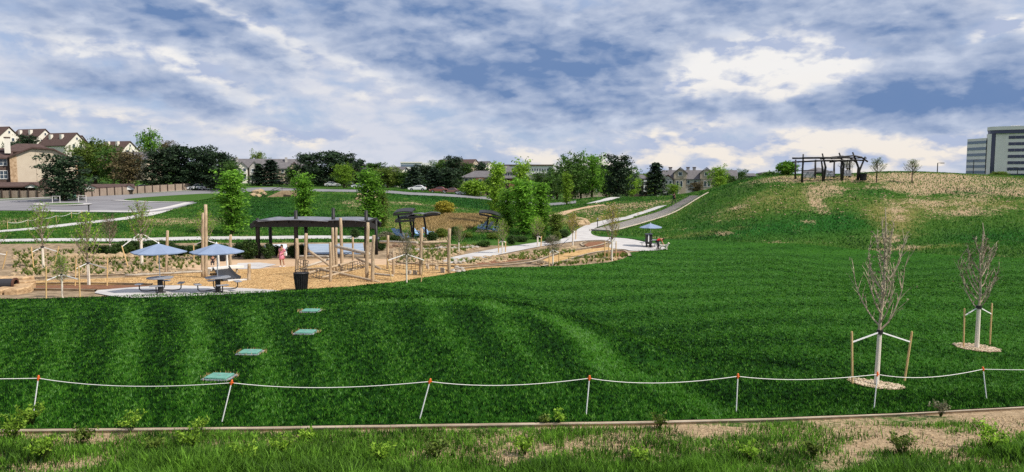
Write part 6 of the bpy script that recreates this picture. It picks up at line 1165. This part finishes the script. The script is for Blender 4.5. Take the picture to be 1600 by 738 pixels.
car(652, 186, (.75, .75, .76), 'white car peeping over the green bank', math.pi, False); car(685, 184, (.22, .07, .06), 'red car behind the crest of the green bank', math.pi); car(704, 184, (.20, .10, .085), 'rust red car next to the white pair', math.pi); car(520, 215, (.5, .5, .52), 'grey car in the shade of the central pines', .1); car(308, 186, (.72, .72, .73), 'white truck-like car at the end of the timber fence', math.pi + .2, True); car(192, 182, (.42, .44, .47), 'silver car behind the fence among the left trees', .1, True); car(226, 184, (.35, .36, .38), 'grey car behind the fence right of the silver one', .1)
# ------------------------------------------------------------------ people and dog (one skinned body each, clothes as children)
M_SKIN = mat('skin', (.42, .22, .14), .6); M_PINK = mat('pink_cloth', (.72, .22, .32), .85, (.80, .30, .40), 9); M_RED = mat('red_cloth', (.60, .025, .035), .85); M_DARKC = mat('dark_cloth', (.02, .02, .026), .9); M_HAIR = mat('dark_hair', (.03, .018, .012), .7); M_BAG = mat('white_bag', (.75, .72, .70), .7); M_SHOE = mat('pale_shoe', (.65, .62, .60), .7); M_FUR = mat('white_fur', (.66, .61, .50), .95, (.78, .74, .64), 7, .6, 20)
DG = None
def skin(name, joints, edges, m, parent=None, sub=2, root=0):
    me = bpy.data.meshes.new(name); me.from_pydata([j[:3] for j in joints], edges, []); o = bpy.data.objects.new(name, me); COL.objects.link(o)
    md = o.modifiers.new('Skin', 'SKIN'); md.use_smooth_shade = True
    if not me.skin_vertices: me.attributes.new  # layer is created with the modifier
    for i, j in enumerate(joints):
        r = j[3]; sv = me.skin_vertices[0].data[i]; sv.radius = (r if not hasattr(r, '__len__') else r[0], r if not hasattr(r, '__len__') else r[1]); sv.use_root = (i == root)
    ms = o.modifiers.new('Sub', 'SUBSURF'); ms.levels = sub; ms.render_levels = sub
    bpy.context.view_layer.update(); ev = o.evaluated_get(bpy.context.evaluated_depsgraph_get()); nm = bpy.data.meshes.new_from_object(ev); bpy.data.objects.remove(o); bpy.data.meshes.remove(me)
    nm.name = name; nm.materials.clear(); nm.materials.append(m); nm.polygons.foreach_set('use_smooth', [True] * len(nm.polygons)); o = bpy.data.objects.new(name, nm); COL.objects.link(o)
    if parent: o.parent = parent
    return o
def person(g, rz, label, J, top, bottom, hair=M_HAIR, shoe=M_SHOE, skirt=None, bag=None, body=M_SKIN, sc=1.0, cap=None):
    o = thing('person', label, 'person', g, rz); o.scale = (sc, sc, sc); V_ = lambda k: Vector(J[k])
    names = ['pelvis', 'waist', 'chest', 'neck', 'head', 'crown', 'hipL', 'kneeL', 'ankL', 'toeL', 'hipR', 'kneeR', 'ankR', 'toeR', 'shL', 'elL', 'wrL', 'haL', 'shR', 'elR', 'wrR', 'haR', 'chin']
    rad = dict(pelvis=(.15, .11), waist=(.125, .095), chest=(.15, .11), neck=.055, head=(.078, .095), crown=(.06, .07), hipL=.085, kneeL=.058, ankL=.040, toeL=.035, hipR=.085, kneeR=.058, ankR=.040, toeR=.035, shL=.055, elL=.042, wrL=.030, haL=.026, shR=.055, elR=.042, wrR=.030, haR=.026, chin=.05)
    J = dict(J); J.setdefault('chin', tuple(V_('head') + Vector((0, -.055, -.06)))); ix = {k: i for i, k in enumerate(names)}
    ed = [('pelvis', 'waist'), ('waist', 'chest'), ('chest', 'neck'), ('neck', 'head'), ('head', 'crown'), ('pelvis', 'hipL'), ('hipL', 'kneeL'), ('kneeL', 'ankL'), ('ankL', 'toeL'), ('pelvis', 'hipR'), ('hipR', 'kneeR'), ('kneeR', 'ankR'), ('ankR', 'toeR'), ('chest', 'shL'), ('shL', 'elL'), ('elL', 'wrL'), ('wrL', 'haL'), ('chest', 'shR'), ('shR', 'elR'), ('elR', 'wrR'), ('wrR', 'haR'), ('head', 'chin')]
    bo = skin('body', [(*J[k], rad[k]) for k in names], [(ix[a], ix[b]) for a, b in ed], body, o)
    # fingers and thumb of each hand
    for s_ in 'LR':
        h_ = V_('ha' + s_); w_ = V_('wr' + s_); d_ = (h_ - w_).normalized(); sd_ = d_.cross(Vector((0, 1, 0))).normalized(); q = MB()
        for k, (u, l_) in enumerate(((-.024, .075), (-.008, .085), (.008, .08), (.024, .062))): q.tube([h_ + sd_ * u, h_ + sd_ * u + d_ * l_ * .55 + Vector((0, -.008, 0)), h_ + sd_ * u + d_ * l_ + Vector((0, -.022, 0))], [.009, .008, .006], 5)
        q.tube([w_.lerp(h_, .4) + sd_ * .02, h_ + sd_ * .045 + Vector((0, -.02, 0)), h_ + sd_ * .045 + d_ * .035 + Vector((0, -.03, 0))], [.010, .009, .007], 5); q.build('fingers', body, o)
    f_ = 1.16
    sk = lambda nm, ks, es, m, e=1.16: skin(nm, [(*J[k], tuple(x * e for x in rad[k]) if hasattr(rad[k], '__len__') else rad[k] * e) for k in ks], [(ks.index(a), ks.index(b)) for a, b in es], m, o)
    J['shlL'] = tuple(V_('shL').lerp(V_('elL'), .75)); J['shlR'] = tuple(V_('shR').lerp(V_('elR'), .75)); rad['shlL'] = rad['shlR'] = .05
    sk('top', ['waist', 'pelvis', 'chest', 'shL', 'shlL', 'shR', 'shlR'], [('waist', 'pelvis'), ('waist', 'chest'), ('chest', 'shL'), ('shL', 'shlL'), ('chest', 'shR'), ('shR', 'shlR')], top, 1.2)
    if bottom:
        sk('trousers', ['pelvis', 'hipL', 'kneeL', 'ankL', 'hipR', 'kneeR', 'ankR'], [('pelvis', 'hipL'), ('hipL', 'kneeL'), ('kneeL', 'ankL'), ('pelvis', 'hipR'), ('hipR', 'kneeR'), ('kneeR', 'ankR')], bottom, 1.22)
    if skirt:
        c = V_('pelvis'); MB().tube([c + Vector((0, 0, .12)), c + Vector((0, 0, -.05)), c + Vector((0, 0, -.30)), c + Vector((.01, 0, -.34))], [.165, .20, .235, .22], 16).build('skirt', skirt, o, True)
    hd = V_('head'); up = (V_('crown') - hd).normalized(); q = MB(); q.rock(tuple(hd + up * .055 + Vector((0, .02, 0))), (.098, .105, .10), 2, 2, 1.0, .08); q.rock(tuple(hd + Vector((0, .07, -.04))), (.085, .06, .12), 4, 2, 1.0, .08); q.build('hair', cap or hair, o, True)
    fz = hd + Vector((0, -.085, 0)); q = MB(); q.rock(tuple(fz + Vector((0, -.012, -.015))), (.014, .02, .022), 1, 1, 1, .05); q.build('nose', body, o, True)
    for u in (-.03, .03): MB().rock(tuple(fz + Vector((u, 0, .012))), (.012, .008, .008), 1, 1, 1, .0).build('eye', M_DARKC, o)
    MB().rock(tuple(fz + Vector((0, .004, -.05))), (.025, .008, .007), 1, 1, 1, .0).build('mouth', M_PINK, o)
    for u in (-.085, .085): MB().rock(tuple(hd + Vector((u, .0, 0))), (.012, .02, .032), 1, 1, 1, .05).build('ear', body, o)
    for s_ in 'LR': a = V_('ank' + s_); t_ = V_('toe' + s_); MB().tube([a.lerp(t_, -.45) - Vector((0, 0, .035)), a.lerp(t_, .4) - Vector((0, 0, .02)), t_ + (t_ - a) * .25], [.045, .055, .035], 8).build('shoe', shoe, o, True)
    if bag: p = V_(bag); q = MB().box(tuple(p + Vector((.02, -.05, -.16))), (.26, .12, .26)).build('bag', M_BAG, o, bevel=.03)
    return o
STAND = dict(pelvis=(0, 0, .92), waist=(0, -.005, 1.08), chest=(0, 0, 1.30), neck=(0, 0, 1.46), head=(0, -.02, 1.56), crown=(0, -.01, 1.65), hipL=(-.10, 0, .86), kneeL=(-.12, -.05, .48), ankL=(-.13, .02, .08), toeL=(-.15, -.12, .04), hipR=(.10, 0, .86), kneeR=(.11, -.02, .48), ankR=(.12, .10, .08), toeR=(.13, -.04, .04), shL=(-.19, 0, 1.38), elL=(-.26, .02, 1.12), wrL=(-.26, -.10, .88), haL=(-.25, -.13, .81), shR=(.19, 0, 1.38), elR=(.29, .03, 1.14), wrR=(.20, -.17, 1.02), haR=(.13, -.20, 1.0))
g = at(441, 418); g.z += .035; person(g, -.3, 'person in a pink dress walking past the swing shelter with a white bag', STAND, M_PINK, None, skirt=M_PINK, bag='elR')
WALK = dict(STAND); WALK.update(kneeL=(-.11, -.18, .50), ankL=(-.12, -.12, .10), toeL=(-.12, -.26, .10), kneeR=(.11, .05, .47), ankR=(.11, .24, .10), toeR=(.11, .12, .04), elL=(-.25, .12, 1.14), wrL=(-.24, .08, .90), haL=(-.24, .06, .83), elR=(.25, -.04, 1.14), wrR=(.24, -.20, .98), haR=(.23, -.25, .95))
g = at(1053, 320.5); g.z += .2; person(g, math.pi * .75, 'person in dark clothes climbing the hill stairs', WALK, M_DARKC, M_DARKC, shoe=M_DARKC, sc=1.05)
# bending forward over the dog: torso leans towards local -Y
BEND = dict(pelvis=(0, .12, .88), waist=(0, -.02, 1.0), chest=(0, -.24, 1.08), neck=(0, -.38, 1.08), head=(0, -.48, 1.06), crown=(0, -.57, 1.07), chin=(0, -.50, .99), hipL=(-.10, .12, .82), kneeL=(-.13, .02, .46), ankL=(-.13, .14, .08), toeL=(-.14, 0, .04), hipR=(.10, .12, .82), kneeR=(.12, -.08, .46), ankR=(.12, -.02, .08), toeR=(.13, -.16, .04), shL=(-.18, -.30, 1.03), elL=(-.20, -.36, .76), wrL=(-.14, -.46, .56), haL=(-.12, -.50, .50), shR=(.18, -.30, 1.03), elR=(.20, -.38, .77), wrR=(.14, -.50, .58), haR=(.12, -.54, .52))
g = at(1028.5, 391); g.z += .065; person(g, math.pi / 2 - .2, 'person in a red top bending over a white dog beside the table', BEND, M_RED, M_DARKC, shoe=M_DARKC)
SIT = dict(STAND); SIT.update(kneeL=(-.14, -.30, .80), ankL=(-.14, -.32, .44), toeL=(-.14, -.45, .42), kneeR=(.14, -.30, .80), ankR=(.14, -.32, .44), toeR=(.14, -.45, .42))
g = pt(333, 415.5, 50.2); SITD = {k: (v[0], v[1], v[2] - .42) for k, v in SIT.items()}; g.z += .02; person(g, .2, 'small child in dark clothes sitting at the top of the slide', SITD, M_DARKC, M_DARKC, sc=.58)
g = at(1037, 391.5); g.z += .05; dg = thing('dog', 'fluffy white dog standing by the person in red', 'dog', g, -.5)
skin('body', [(.30, 0, .44, .13), (.05, 0, .42, .12), (-.28, 0, .45, .13), (.44, 0, .58, .09), (.52, 0, .70, .085), (.64, 0, .66, .05), (.30, -.10, .28, .055), (.30, -.10, .14, .035), (.33, -.10, .03, .035), (.30, .10, .28, .055), (.30, .10, .14, .035), (.33, .10, .03, .035), (-.30, -.10, .32, .075), (-.36, -.10, .17, .035), (-.31, -.10, .03, .035), (-.30, .10, .32, .075), (-.36, .10, .17, .035), (-.31, .10, .03, .035), (-.44, 0, .56, .045), (-.46, 0, .70, .05)],
     [(0, 1), (1, 2), (0, 3), (3, 4), (4, 5), (0, 6), (6, 7), (7, 8), (0, 9), (9, 10), (10, 11), (2, 12), (12, 13), (13, 14), (2, 15), (15, 16), (16, 17), (2, 18), (18, 19)], M_FUR, dg, 2, 1)
for s_ in (-.06, .06): MB().tube([(.48, s_, .76), (.45, s_ * 1.5, .72), (.46, s_ * 1.7, .62)], [.03, .035, .015], 6).build('ear', M_FUR, dg, True); MB().rock((.585, s_ * .6, .72), .012, 1, 1, 1, 0).build('eye', M_DARKC, dg)
MB().rock((.695, 0, .67), .018, 1, 1, 1, 0).build('nose', M_DARKC, dg)
